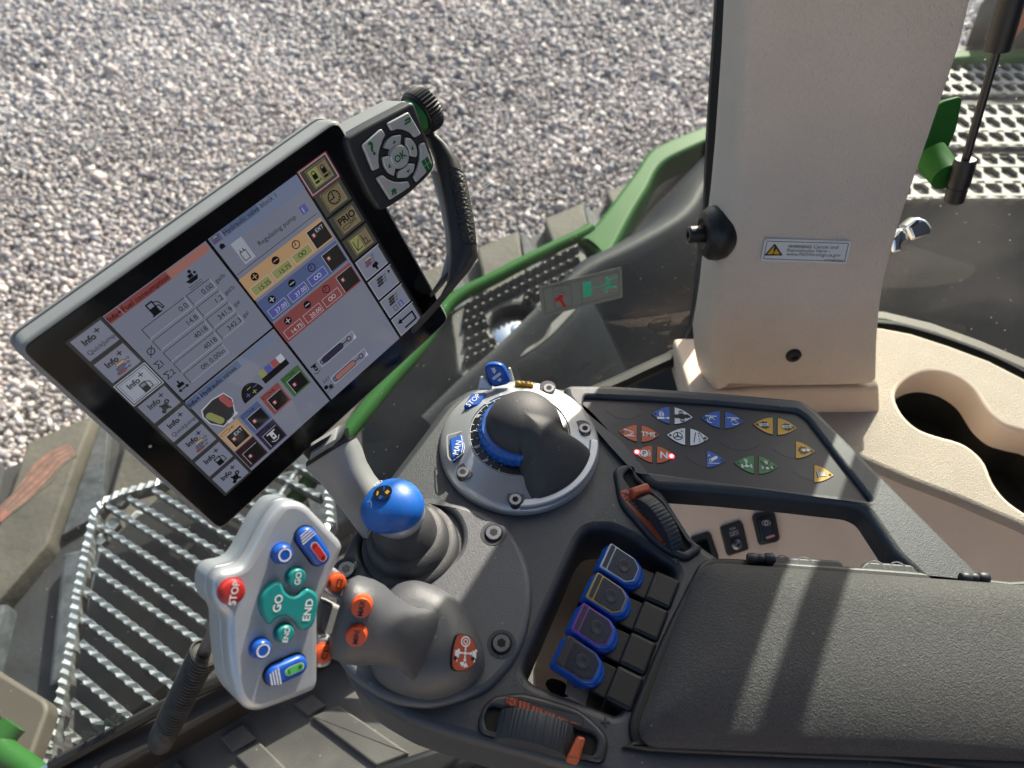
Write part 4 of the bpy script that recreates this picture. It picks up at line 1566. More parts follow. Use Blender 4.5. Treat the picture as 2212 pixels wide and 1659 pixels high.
# ---- switch panel: frame, membrane, keys
HP = .004
fo = [(-70, 70), (-30, 48), (250, 48), (1000, 98), (1560, 148), (1655, 208), (1760, 310), (2212, 765), (2700, 1250), (2950, 1500), (2950, 1900), (2600, 1590), (2212, 1225), (2010, 925), (1930, 885), (1500, 836), (1000, 790), (560, 760), (500, 725), (440, 650), (300, 480), (60, 280), (-60, 140)]
fi = [(75, 130), (500, 150), (1000, 182), (1535, 232), (1600, 275), (2048, 852), (1500, 780), (900, 702), (432, 640), (300, 500), (90, 260), (62, 195)]
mb = MB()
FI = fillet(FC.uvs(crs('H', fi), HP), .003)
mb.plate(fillet(FC.uvs(crs('H', fo), HP), .006), -.018, HP, 'console', .006, holes=[FI], hr=.003, hz0=-.004, seg=4)
mb.build('panel_frame', FC, con)
mb = MB()
mb.plate(offs(FI, -.001), -.008, 0, 'membrane')
def lens(cx, cy, w, h, side, gap=18, slope=.089, n=10):
    """outline of half a lens key in crop pixels; side 0 = whole"""
    pts = []
    if side:
        xs = [gap + (w - gap) * i / n for i in range(n + 1)]
        top = [(side * x, -h * (1 - (x / w) ** 2.0)) for x in xs]
        bot = [(side * x, h * (1 - (x / w) ** 2.0)) for x in xs[:-1]][::-1]
        pts = top + bot
    else:
        xs = [-w + 2 * w * i / (2 * n) for i in range(2 * n + 1)]
        pts = [(x, -h * (1 - (x / w) ** 2.0)) for x in xs] + [(x, h * (1 - (x / w) ** 2.0)) for x in xs[1:-1]][::-1]
    return [(cx + x, cy + y + slope * x) for x, y in pts]


for q in ((345, 240, 130), (1135, 455, 140), (1500, 505, 140), (1640, 660, 145), (895, 560, 135)):
    L_ = FC.uvs(crs('H', lens(q[0], q[1], q[2], 54, 0)))
    mb.plate(L_, .0, .00014, 'membrane_raised', .0001, seg=1)
swp = mb.build('switch_panel', FC, con)
KEYS = [(675, 267, 140, 57, 'key_blue', 'key_white'), (1020, 296, 145, 58, 'key_blue', 'key_blue'), (1382, 340, 148, 58, 'key_yellow', 'key_yellow'), (450, 390, 137, 57, 'key_orange', 'key_orange'),
        (782, 413, 142, 58, 'key_white', 'key_white'), (555, 533, 137, 58, 'key_orange', 'key_orange'), (895, 564, 143, 57, None, 'key_blue'), (1253, 605, 148, 60, 'key_green', 'key_green'),
        (1507, 500, 147, 58, None, 'key_yellow'), (1633, 663, 148, 59, None, 'key_yellow')]
ZK = .0006
HW = lambda *q: [FC.uv(cr('H', *p), ZK) for p in q]
SLP = math.atan2(*(V(FC.uv(cr('H', 815, 280))) - V(FC.uv(cr('H', 533, 255)))).yx)


def gear(mb, x, y, r, m, l):
    pts = []
    for i in range(24):
        a = 2 * math.pi * i / 24 + .13
        rr = r if (i % 3) else r * 1.0
        rr = r * (1.28 if i % 3 == 0 else .95)
        pts.append((x + rr * math.cos(a), y + rr * math.sin(a)))
    mb.poly(pts, m, l, ZK)


for (cx_, cy_, w_, h_, lc_, rc_) in KEYS:
    for side, colr in ((-1, lc_), (1, rc_)):
        if not colr:
            continue
        mb = MB()
        og = FC.uvs(crs('H', lens(cx_, cy_, w_, h_, side)), ZK)
        ol = FC.uvs(crs('H', lens(cx_, cy_, w_ + 4, h_ + 4, side, 14)), ZK)
        mb.plate(ol, .0001, ZK - .0001, 'black_print')
        mb.poly(og, colr, 1, ZK - .0001)
        tx = cx_ + side * w_ * .52
        ty = cy_ + side * w_ * .52 * .089
        c = HW((tx, ty))[0]
        led = HW((cx_ + side * w_ * .84, cy_ + side * w_ * .84 * .089))[0]
        lit = (cx_ == 555)
        if lit:
            led = HW((433, 518) if side < 0 else (671, 547))[0]
            mb.poly(circ(*led, .0021, 16), 'led_red', 3, ZK)
            mb.poly(circ(*led, .0009, 12), 'led_core', 4, ZK)
        else:
            mb.poly(circ(*led, .0012, 12), 'black_print', 2, ZK)
            mb.poly(circ(*led, .0009, 12), 'led_off', 3, ZK)
        key = (cx_, side)
        if cx_ == 675 and side < 0:
            x, y = c
            mb.ring(circ(x, y + .0018, .0017, 12), circ(x, y + .0018, .0011, 12), 'white_print', 2, ZK)
            mb.rect(x - .0020, y - .0015, .004, .0034, 'white_print', 2, ZK)
            mb.rect(x - .0004, y - .001, .0008, .0018, 'key_blue', 3, ZK)
            mb.rect(x - .0042, y - .0048, .0058, .0024, 'white_print', 2, ZK)
            mb.rect(x + .0018, y - .0042, .0026, .0008, 'white_print', 2, ZK)
            mb.poly(circ(x + .005, y - .0038, .0011, 8), 'white_print', 2, ZK)
        elif cx_ == 675:
            x, y = c
            for dx, dy in ((.0042, 0), (-.0042, 0), (0, .0038), (0, -.0038)):
                mb.poly(circ(x + dx - .001, y + dy, .0022, 14), 'black_print', 2, ZK)
            mb.rect(x - .0036, y - .0024, .0052, .0048, 'black_print', 2, ZK)
            mb.text('GO', x - .001, y + .0038, .0027, 'white_print', 3, ZK, SLP, 'C', .02)
            mb.text('END', x - .001, y - .0038, .0025, 'white_print', 3, ZK, SLP, 'C', .02)
        elif cx_ == 1020:
            x, y = c
            mb.line([(x - .0042, y + .0030), (x + .0042, y + .0024)], .0009, 'white_print', 2, ZK)
            mb.line([(x - .0005, y + .0022), (x - .0022, y - .0012)], .0005, 'white_print', 2, ZK)
            mb.line([(x + .0005, y + .0022), (x + .0022, y - .0014)], .0005, 'white_print', 2, ZK)
            mb.rect(x - .0018, y + .0002, .0036, .0014, 'white_print', 2, ZK)
            arc = [(x + side * .0005 + .0032 * math.cos(t), y - .0012 + .0030 * math.sin(t)) for t in [R(200 + side * 30 + i * 14) for i in range(8)]]
            mb.line(arc, .0007, 'white_print', 2, ZK)
        elif cx_ == 1382:
            x, y = c
            gear(mb, x + .0004, y, .0036, 'black_print', 2)
            mb.poly(circ(x + .0004, y, .0019, 12), 'key_yellow', 3, ZK)
            mb.rect(x - .0042, y - .0016, .0082, .0034, 'black_print', 4, ZK)
            mb.rect(x - .0039, y - .0013, .0076, .0028, 'white_print', 5, ZK)
            mb.text('1000' if side < 0 else '1000E', x - .0001, y + .0001, .0031 if side < 0 else .0027, 'black_print', 6, ZK, SLP * .5, 'C', .02)
        elif cx_ == 450 and side < 0:
            x, y = c
            mb.line([(x - .0036, y - .0032), (x + .0040, y - .0036)], .0009, 'white_print', 2, ZK)
            mb.line([(x - .0034, y + .0034), (x + .0034, y + .0004)], .0009, 'white_print', 2, ZK)
            mb.ring(circ(x + .0024, y - .0004, .0014, 10), circ(x + .0024, y - .0004, .0007, 10), 'white_print', 2, ZK)
            mb.line([(x - .0010, y - .0022), (x + .0022, y - .0024)], .0008, 'white_print', 2, ZK)
        elif cx_ == 450:
            mb.text('TMS', c[0] + (-.0012), c[1], .0062, 'white_print', 2, ZK, SLP, 'C', .02)
        elif cx_ == 782 and side < 0:
            x, y = c
            x += .0006
            mb.ring(circ(x, y - .0004, .0040, 20), circ(x, y - .0004, .0033, 20), 'black_print', 2, ZK)
            mb.poly(circ(x, y - .0004, .0010, 10), 'black_print', 2, ZK)
            for a in (90, 205, 335):
                mb.line([(x, y - .0004), (x + .0036 * math.cos(R(a)), y - .0004 + .0036 * math.sin(R(a)))], .0009, 'black_print', 3, ZK)
            mb.text('A', x + .0040, y + .0046, .0036, 'black_print', 4, ZK, 0, 'C')
        elif cx_ == 782:
            x, y = c
            mb.line([(x - .0045, y - .0048), (x - .0016, y + .005)], .0007, 'black_print', 2, ZK)
            mb.line([(x + .0052, y - .0050), (x + .0014, y + .005)], .0007, 'black_print', 2, ZK)
            for i in range(4):
                mb.rect(x + .0001, y - .0046 + i * .0026, .0006, .0015, 'black_print', 2, ZK)
        elif lit and side < 0:
            x, y = c
            mb.poly(circ(x, y, .0034, 18), 'white_print', 2, ZK)
            mb.text('P', x, y, .0058, 'black_print', 3, ZK, SLP, 'C', .02)
            for s2_ in (-1, 1):
                arc = [(x + s2_ * .0046 * math.cos(t), y + .0046 * math.sin(t)) for t in [R(-38 + i * 9.5) for i in range(9)]]
                mb.line(arc, .0006, 'white_print', 2, ZK)
        elif lit:
            mb.text('N', c[0] - .0008, c[1], .0085, 'white_print', 2, ZK, SLP, 'C', .03)
        elif cx_ == 895:
            x, y = c
            x -= .0012
            mb.poly(capsule((x - .0026, y - .0008), (x + .0024, y + .0022), .0013, 6), 'white_print', 2, ZK)
            mb.poly(circ(x - .0026, y - .0008, .0008, 8), 'black_print', 3, ZK)
            mb.line([(x - .0042, y - .0032), (x + .0036, y - .0036)], .0006, 'white_print', 2, ZK)
            mb.text('A', x - .0028, y + .0042, .0034, 'white_print', 2, ZK, 0, 'C')
        elif cx_ == 1253:
            x, y = c
            x += -side * .0008
            mb.line([(x - .0008, y + .0044), (x + .0012, y + .0036), (x - .0008, y + .0028), (x + .0012, y + .0020), (x, y + .0012), (x, y - .0010)], .0007, 'white_print', 2, ZK)
            mb.line([(x - .0036, y - .0022), (x + .0036, y - .0024)], .0008, 'white_print', 2, ZK)
            for s2_ in (-1, 1):
                mb.rect(x + s2_ * .0036 - .0006, y - .0040, .0012, .0034, 'white_print', 2, ZK)
            mb.poly(circ(x, y - .0023, .0012, 10), 'white_print', 3, ZK)
            if side > 0:
                mb.line([(x - .0040, y + .0040), (x + .0040, y - .0042)], .0008, 'black_print', 4, ZK)
                mb.line([(x + .0036, y + .0040), (x - .0036, y - .0042)], .0008, 'black_print', 5, ZK)
        elif cx_ == 1507:
            x, y = c
            x -= .0014
            gear(mb, x, y, .0034, 'black_print', 2)
            mb.poly(circ(x, y, .0019, 12), 'key_yellow', 3, ZK)
            mb.rect(x - .0008, y - .0014, .0066, .0030, 'black_print', 4, ZK)
            mb.rect(x - .0005, y - .0011, .0060, .0024, 'white_print', 5, ZK)
            mb.text('0', x + .0024, y + .0001, .0026, 'black_print', 6, ZK, 0, 'C', .02)
        else:
            x, y = c
            x -= .0012
            mb.rect(x - .0030, y - .0022, .0064, .0042, 'black_print', 2, ZK)
            for i in range(4):
                mb.rect(x - .0020, y - .0018 + i * .0010, .0050, .0006, 'white_print', 3, ZK)
            mb.rect(x - .0040, y - .0030, .0009, .0058, 'black_print', 3, ZK)
            mb.rect(x - .0032, y - .0030, .0006, .0058, 'white_print', 4, ZK)
            mb.text('A', x - .0006, y + .0042, .0034, 'grey_print', 2, ZK, 0, 'C')
        mb.build('key', FC, swp)

# ---- hinges along the armrest's far edge
for pc, tt in (((1650, 1198), 0), ((2116, 1240), 1)):
    u, v = FC.uv(pc, .012)
    mb = MB()
    Wh = Matrix.Translation((u, v, .006)) @ Matrix.Rotation(R(90), 4, 'Y') @ Matrix.Translation((0, 0, -.010))
    for i, (z0, z1, r_) in enumerate(((0, .0066, .0040), (.0068, .0120, .0034), (.0122, .019, .0040))):
        mb.lathe([(r_ * .8, z0), (r_, z0 + .0012), (r_, z1 - .0012), (r_ * .8, z1)], 'console_smooth', 16, Wh)
    mb.build('hinge', FC, con)
for (x0, x1, yy) in ((1600, 1830, 1208), (1850, 2050, 1222)):
    mb = MB()
    mb.plate(fillet(FC.uvs([(x0, yy + 10), (x0 + 22, yy - 12), (x1 - 12, yy), (x1, yy + 22)], .004), .003), -.012, .003, 'console_smooth', .002)
    for i in range(3):
        u, v = FC.uv((x0 + 45 + i * 48, yy + 4 + i * 3), .004)
        mb.ring(circ(u, v, .0062, 20), circ(u, v, .0052, 20), 'console', 2, .003)
    mb.build('hinge_strip', FC, con)

# ---- armrest pad
pad = thing('armrest_pad', 'padded charcoal suede armrest with sun and shadow bands', 'armrest', FC)
po = [(470, 190), (500, 145), (560, 118), (780, 124), (1000, 142), (1600, 184), (2140, 240), (2700, 290), (2700, 1205), (1500, 1172), (220, 1118), (150, 1090), (122, 1010), (150, 900), (300, 530)]
PO = smooth(FC.uvs(crs('O', po), .004), 3)
mb = MB()
mb.plate(offs(ccw(PO), -.002), -.002, .004, 'black_plastic', .003)
mb.build('tray', FC, pad)
mb = MB()
cFL, cFR, cNR, cNL = (V(FC.uv(cr('O', *q), .006)) for q in ((478, 128), (2800, 298), (2800, 1212), (116, 1112)))
Ln = ((cFR - cFL).length + (cNR - cNL).length) / 2
Wd = ((cFL - cNL).length + (cFR - cNR).length) / 2
sl = [0, .0008, .002, .004, .007, .011, .016, .022, .03, .045, .07, .11, .16, .24, .34, Ln - .03, Ln - .016, Ln - .008, Ln - .003, Ln]
sb = [0, .004, .012, .026, .05, .085, .13, .19, .27, .36, .45, .55, .64, .73, .81, .87, .915, .95, .974, .988, .996, 1]
rc_, re_ = .016, .030
vs = []
for xa in sl:
    for bb in sb:
        sh_ = rc_ - math.sqrt(max(0, rc_ ** 2 - max(0, rc_ - xa) ** 2))
        sh_ /= Wd
        b_ = sh_ + bb * (1 - 2 * sh_)
        a_ = xa / Ln
        p = (cFL.lerp(cFR, a_)).lerp(cNL.lerp(cNR, a_), b_)
        d = min(bb * Wd * (1 if bb < .5 else 1), (1 - bb) * Wd, xa, Ln - xa)
        near = (1 - bb) * Wd < bb * Wd and (1 - bb) * Wd < xa
        rr = .052 if near else re_
        t = min(d, rr) / rr
        z = .004 + .0165 * math.sqrt(max(0, 1 - (1 - t) ** 2)) + .0035 * math.sin(math.pi * bb) * min(1, xa / .05)
        vs.append((p.x, p.y, z))
nb = len(sb)
mb.add(vs, [(i * nb + j, i * nb + j + 1, (i + 1) * nb + j + 1, (i + 1) * nb + j) for i in range(len(sl) - 1) for j in range(nb - 1)], 'suede', True)
mb.build('cushion', FC, pad, 80)

# ---- speed dial
dc = cr('G', 900, 880)
u0, v0 = FC.uv(dc)
FD = Fr(FC.w(u0, v0, 0), (1, 0, 0), (0, 1, 0))
dial = thing('speed_dial', 'silver ring dial with blue toothed knob under a dark grey hood', 'dial', FD)
RR = .0640
mb = MB()
mb.lathe([(RR, 0), (RR, .003), (RR - .002, .0065), (RR - .006, .0085), (.0425, .0165), (.0402, .0172), (.0395, .0158)], 'silver', 96)
mb.build('ring', FD, dial, 50)
mb = MB()
mb.lathe([(.0396, .011), (.0396, .0160), (.0325, .0172), (.0320, .0120)], 'scale_black', 72)
DG = lambda x, y, h=.0170: FD.uv(cr('G', x, y), h)
mb.ring(circ(0, 0, .0392, 72), circ(0, 0, .0388, 72), 'white_print', 2, .0162)
for s_, p in (('4', (748, 455)), ('5', (635, 525)), ('6', (560, 632)), ('7', (530, 758)), ('8', (548, 893)), ('9', (620, 1008))):
    c = V(DG(*p))
    mb.text(s_, c.x, c.y, .0055, 'white_print', 6, .0168, R(-62 if s_ in '678' else -50 if s_ == '9' else -70), 'C')
    d = c.normalized()
for i in range(14):
    a = R(100 + i * 11.2)
    mb.line([(.0388 * math.cos(a), .0388 * math.sin(a)), (.0370 * math.cos(a), .0370 * math.sin(a))], .0005, 'white_print', 3, .0165)
    mb.line([(.0338 * math.cos(a), .0338 * math.sin(a)), (.0329 * math.cos(a), .0329 * math.sin(a))], .0005, 'white_print', 3, .0172)
mb.build('scale', FD, dial)
mb = MB()
mb.lathe([(.0312, .010), (.0312, .0170), (.0308, .0250), (.0290, .0275), (.012, .028)], 'blue', 288, rmod=lambda a, r, z: 1 + (.045 * (1 - abs(math.sin(a * 18))) if r > .0295 else 0))
mb.build('knob', FD, dial)
# hood: dome with a tail that sweeps down to the ring
mb = MB()
NA, NR_ = 72, 14
vs = []
A0, A1 = R(-90), R(-2)


def tailw(a, soft=R(18), grow=0.0):
    """0 outside the tail, 1 inside"""
    a = (a + math.pi) % (2 * math.pi) - math.pi
    d = min(a - A0 + grow, A1 + grow - a)
    return min(1, max(0, .5 + d / soft))


dcx, dcy = .0030, .002


def hood_z(x, y):
    """height of the hood: a dome melting into a tail that sweeps down to the ring"""
    q = math.hypot(x - dcx, y - dcy) / .0302
    zd = .021 + .0275 * math.sqrt(max(0, 1 - q * q)) if q < 1 else .021 - .05 * (q - 1)
    r_ = math.hypot(x, y)
    a = math.atan2(y, x)
    e_ = min(r_ * math.sin(min(math.pi / 2, max(-.6, a - A0))), r_ * math.sin(min(math.pi / 2, max(-.6, A1 - a)))) if -math.pi < a < R(40) else -.01
    zt = .0115 + .0345 * max(0, 1 - (r_ / .0575) ** 2.5)
    t = min(1, max(0, e_ / .018))
    zt -= .020 * (1 - t) ** 2.2
    if e_ < 0:
        zt += e_ * 1.5
    k = .015
    h = max(0, min(1, .5 + .5 * (zd - zt) / k))
    return zt * (1 - h) + zd * h + k * h * (1 - h)


NA, NR_ = 144, 22
for j in range(NR_ + 1):
    s_ = j / NR_
    for i in range(NA):
        a = 2 * math.pi * i / NA
        k = tailw(a)
        k = k * k * (3 - 2 * k)
        rmax = .0298 + (.0575 - .0298) * k
        x, y = dcx * (1 - k) * s_ + rmax * s_ * math.cos(a), dcy * (1 - k) * s_ + rmax * s_ * math.sin(a)
        vs.append((x, y, hood_z(x, y)))
for i in range(NA):
    a = 2 * math.pi * i / NA
    k = tailw(a)
    k = k * k * (3 - 2 * k)
    rmax = .0298 + (.0575 - .0298) * k
    vs.append((dcx * (1 - k) + rmax * math.cos(a), dcy * (1 - k) + rmax * math.sin(a), .0190 * (1 - k) + .006 * k))
fs = []
for j in range(1, NR_ + 1):
    for i in range(NA):
        i2 = (i + 1) % NA
        fs.append((j * NA + i, (j + 1) * NA + i, (j + 1) * NA + i2, j * NA + i2))
for i in range(NA):
    fs.append((0, NA + i, NA + (i + 1) % NA))
mb.add(vs, fs, 'hood_grey', True)
mb.build('hood', FD, dial, 75)
# grey trim under the tail
mb = MB()
arc = [(.0625 * math.cos(t), .0625 * math.sin(t)) for t in [A0 + (A1 - A0) * i / 20 for i in range(21)]]
arc2 = [(.0560 * math.cos(t), .0560 * math.sin(t)) for t in [A1 + (A0 - A1) * i / 20 for i in range(21)]]
mb.plate(arc + arc2, .002, .0108, 'silver', .001)
mb.build('tail_trim', FD, dial)
# press keys and tab on the ring
ringz = lambda r: .0085 + (.0165 - .0085) * (RR - .006 - r) / (RR - .006 - .0425)


def ring_key(name, mname, pts, h, txt=None, rot=0, size=.005, mt='white_print'):
    p = FD.uvs(crs('G', pts), h)
    mb = MB()
    mb.plate(fillet(p, .002), h - .007, h, mname, .0012)
    c = V((sum(q[0] for q in p) / len(p), sum(q[1] for q in p) / len(p)))
    if txt:
        mb.text(txt, c.x, c.y, size, mt, 2, h, rot, 'C', .01)
    return mb, c


mb, c = ring_key('key', 'blue_smooth', [(310, 820), (420, 785), (440, 905), (425, 925), (345, 990), (330, 980)], .0165, 'MAN', R(80), .0062)
for k in (.0042, .0056):
    mb.line([(c.x + k - .0002 * abs(i - 4), c.y + (i - 4) * .0011) for i in range(9)], .0005, 'white_print', 2, .0165)
mb.build('press_key', FD, dial)
mb = MB()
q = fillet(FD.uvs(crs('G', [(285, 800), (440, 760), (465, 915), (440, 950), (330, 1030), (295, 990)]), .0135), .003)
mb.ring(q, offs(q, .0012), 'grey_arm', 0, .0148)
mb.build('key_bezel', FD, dial)
mb, c = ring_key('key', 'blue_smooth', [(500, 440), (625, 432), (560, 545), (432, 552), (440, 535)], .0160, 'STOP', R(52), .0062)
mb.build('press_key', FD, dial)
mb, c = ring_key('key', 'key_yellow', [(862, 330), (1010, 342), (1025, 375), (866, 362)], .0155)
for i in range(4):
    mb.line([(c.x - .006 + i * .0035, c.y + .0012), (c.x - .0048 + i * .0035, c.y - .0004)], .0012, 'black_print', 2, .0155)
mb.build('press_key', FD, dial)
# finger tab standing up at the back
tabF = Fr(FD.w(*DG(720, 380, .016), .016), (1, -.12, 0), V((0, .55, .83)))
mb = MB()
tp = tabF.uvs(crs('G', [(605, 225), (640, 195), (700, 188), (760, 205), (795, 265), (828, 350), (800, 372), (690, 398), (650, 375), (610, 290)]))
mb.plate(fillet(tp, .004), -.006, 0, 'blue_smooth', .0025, bottom=True)
PT = lambda *q: [tabF.uv(cr('G', *p)) for p in q]
mb.poly(capsule(*PT((685, 318), (735, 280)), .0013, 6), 'white_print', 2, 0)
mb.poly(PT((660, 232), (695, 226), (700, 250), (710, 248), (692, 280), (668, 258), (678, 256)), 'white_print', 2, 0)
mb.poly(PT((712, 335), (735, 312), (755, 325), (740, 345)), 'white_print', 2, 0)
mb.build('finger_tab', tabF, dial)
for q in ([(545, 420), (570, 310), (595, 308), (672, 400), (660, 418)], [(800, 240), (822, 232), (860, 350), (850, 368), (830, 345)]):
    earF = Fr(FD.w(*DG(*q[0], .014), .012), (1, -.1, 0), V((0, .5, .86)))
    mb = MB()
    mb.plate(fillet(earF.uvs(crs('G', q)), .0015), -.004, 0, 'silver', .001, bottom=True)
    mb.build('ear', earF, dial)
for q in ((425, 1105), (867, 1328), (1150, 400), (1452, 745)):
    c = V(DG(*q, .0135))
    mb = MB()
    el = circ(c.x, c.y, .0068, 24)
    mb.poly([(x + c.x * -.04, y + .002) for x, y in el], 'steel_dark', 0, ringz(c.length) + .0026)
    screw(mb, c.x, c.y, ringz(c.length) + .0012, .0050, .2)
    mb.build('screw', FD, dial)

# ---- mini joystick with blue cap
lb = FC.uv(cr('K', 800, 400), 0)
FLv = Fr(FC.w(lb[0], lb[1], 0), (1, 0, 0), (0, 1, 0))
mini = thing('mini_joystick', 'small joystick with blue domed cap on grey rubber bellows', 'joystick', FLv)
SH = (-.16, .17)
mb = MB()
mb.lathe([(.0345, .001), (.0348, .004), (.0335, .0075), (.0300, .0085)], 'boot_rubber', 48, shear=SH)
mb.lathe([(.0290, .006), (.0290, .012), (.0275, .0165), (.0235, .0185)], 'boot_rubber', 48, shear=SH)
mb.lathe([(.0225, .016), (.0222, .022), (.0205, .029), (.0165, .034), (.013, .038)], 'boot_rubber', 48, shear=SH)
mb.build('bellows', FLv, mini, 50)
kc = V((SH[0] * .045, SH[1] * .045, .0465))
KR = V((.0208, .0200, .0166))
mb = MB()
mb.lathe([(.013, .030), (.0160, .0335), (.0188, .0385), (.0196, .0440), (.0194, .0452)], 'silver', 40, shear=SH)
mb.build('collar', FLv, mini, 50)
mb = MB()
prof = [(1.0, -.02)] + [(math.cos(t), math.sin(t)) for t in [R(a) for a in range(0, 91, 6)]]


def capshape(a, r, z):
    # slightly pear-shaped, with a nose to the front left
    d = math.cos(a - R(215))
    return 1 + (.16 * max(0, d) ** 3 - .05 * max(0, -d) ** 2) * (1 if z < .75 else 1 - (z - .75) * 4)


vs_W = Matrix.Translation(kc) @ Matrix.Diagonal((KR.x, KR.y, KR.z, 1))
mb.lathe(prof, 'blue', 48, vs_W, rmod=capshape)
mb.build('cap', FLv, mini, 50)


def on_cap(p):
    """where the view ray meets the cap, as a small tangent frame"""
    o = FLv.W().inverted() @ EYE
    d = (FLv.W().inverted().to_3x3() @ ray(p))
    o2 = V(((o - kc).x / KR.x, (o - kc).y / KR.y, (o - kc).z / KR.z))
    d2 = V((d.x / KR.x, d.y / KR.y, d.z / KR.z))
    a, b_, c_ = d2.dot(d2), o2.dot(d2), o2.dot(o2) - 1
    dis = b_ * b_ - a * c_
    if dis < 0:
        return None
    t = (-b_ - math.sqrt(dis)) / a
    h = o + d * t
    nn = V(((h - kc).x / KR.x ** 2, (h - kc).y / KR.y ** 2, (h - kc).z / KR.z ** 2)).normalized()
    return Fr(FLv.w(*h) + nn * .0009, V((1, 0, 0)) - nn * nn.x, nn.cross(V((1, 0, 0)) - nn * nn.x))


f_ = on_cap(cr('T', 435, 465))
if f_:
    mb = MB()
    mb.poly(circ(0, 0, .0068, 24, .0058), 'gloss_black', 0, -.0001)
    for (dx, dy, plus, m_) in ((-.0034, 0, 0, 'key_yellow'), (.0034, 0, 1, 'key_yellow'), (.0008, .0032, 0, 'blue_smooth'), (-.0008, -.0034, 1, 'blue_smooth')):
        mb.rect(dx - .0006, dy - .0016, .0012, .0032, m_, 2, 0)
        if plus:
            mb.rect(dx - .0016, dy - .0006, .0032, .0012, m_, 3, 0)
    mb.build('cap_badge', f_, mini)
for p, s_ in (((302, 590), '3'), ((395, 372), '4')):
    f_ = on_cap(cr('T', *p))
    if f_:
        mb = MB()
        mb.ring(circ(0, 0, .0032, 18), circ(0, 0, .0026, 18), 'white_print', 2, 0)
        mb.text(s_, 0, 0, .0045, 'white_print', 2, 0, R(60), 'C', .02)
        mb.build('cap_numeral', f_, mini)

# ---- multifunction joystick
jd = .378
pj = cr('J', 600, 870)
rn = ray(pj).normalized()
FJ = Fr(at(pj, jd), (RT - RT * .0), UP)
jz = (-rn * .91 + RT * .41 + UP * .05).normalized()
jx = UP.cross(jz).normalized()
FJ = Fr(at(pj, jd), jx, UP)
joy = thing('control_joystick', 'large silver joystick head with coloured buttons on a grey stalk', 'joystick', FJ)
head = [(640, 228), (715, 213), (790, 240), (1000, 462), (1017, 500), (985, 580), (885, 830), (862, 880), (860, 1340), (842, 1388), (700, 1448), (500, 1520), (420, 1512), (360, 1440), (325, 1300), (305, 1110), (302, 980), (285, 925), (230, 880), (207, 800), (216, 710), (260, 652), (350, 636), (400, 615), (440, 560), (490, 468), (560, 330)]
HJ = fillet(FJ.uvs(crs('J', head)), .004, 3)
mb = MB()
mb.plate(HJ, -.0120, 0, 'silver_head', .004, seg=4, bottom=True)
mb.build('head_front', FJ, joy)
mb = MB()
mb.plate(offs(ccw(HJ), .0012), -.0145, -.012, 'seam')
mb.plate(HJ, -.0320, -.0134, 'silver_head', .001, bottom=True)
mb.build('head_back', FJ, joy)
jk = jd / FPX * .45215 * .7745
PJ = lambda h, *q: [FJ.uv(cr('J', *p), h) for p in q]
TR = R(78)


def jbutton(p, rpx, h, m, txt=None, size=None, ring=False, name='button', rot=TR, fr=FJ, k='J', mt='white_print', parent=None):
    c = fr.uv(cr(k, *p), h)
    r_ = rpx * CROPS[k][2] * .7745 * (fr.w(*c, h) - EYE).dot(FW) / FPX
    mb = MB()
    mb.lathe([(r_ + .0006, -.001), (r_ + .0006, .0006), (r_, .0007), (r_, h * .62), (r_ * .95, h * .86), (r_ * .82, h * .98), (r_ * .5, h), (r_ * .2, h)], m, 32, Matrix.Translation((c[0], c[1], 0)))
    if ring:
        mb.ring(circ(*c, r_ * .70, 28), circ(*c, r_ * .54, 28), 'white_print', 2, h)
    if txt:
        mb.text(txt, c[0], c[1], size or r_ * .85, mt, 3, h, rot, 'C', .015)
    return mb.build(name, fr, parent or joy)


jbutton((338, 782), 76, .0050, 'red_button', 'STOP', .0050)
jbutton((652, 548), 60, .0060, 'blue_smooth', ring=True)
jbutton((518, 1138), 60, .0060, 'blue_smooth', ring=True)
jbutton((732, 692), 58, .0050, 'teal', 'GO', .0045)
jbutton((660, 1040), 56, .0050, 'teal', 'END', .0040)
mb = MB()
ck = [(625, 712), (655, 775), (712, 803), (765, 778), (795, 758), (845, 785), (860, 840), (838, 965), (795, 1010), (750, 1012), (705, 955), (655, 928), (600, 945), (565, 982), (528, 950), (502, 880), (512, 805), (562, 735)]
mb.plate(smooth(PJ(.0045, *ck), 3), -.001, .0045, 'teal', .0016)
for s_, p in (('GO', (607, 846)), ('END', (793, 886))):
    c = PJ(.0045, p)[0]
    mb.text(s_, c[0], c[1], .0060, 'white_print', 3, .0045, TR, 'C', .015)
mb.build('rocker', FJ, joy)
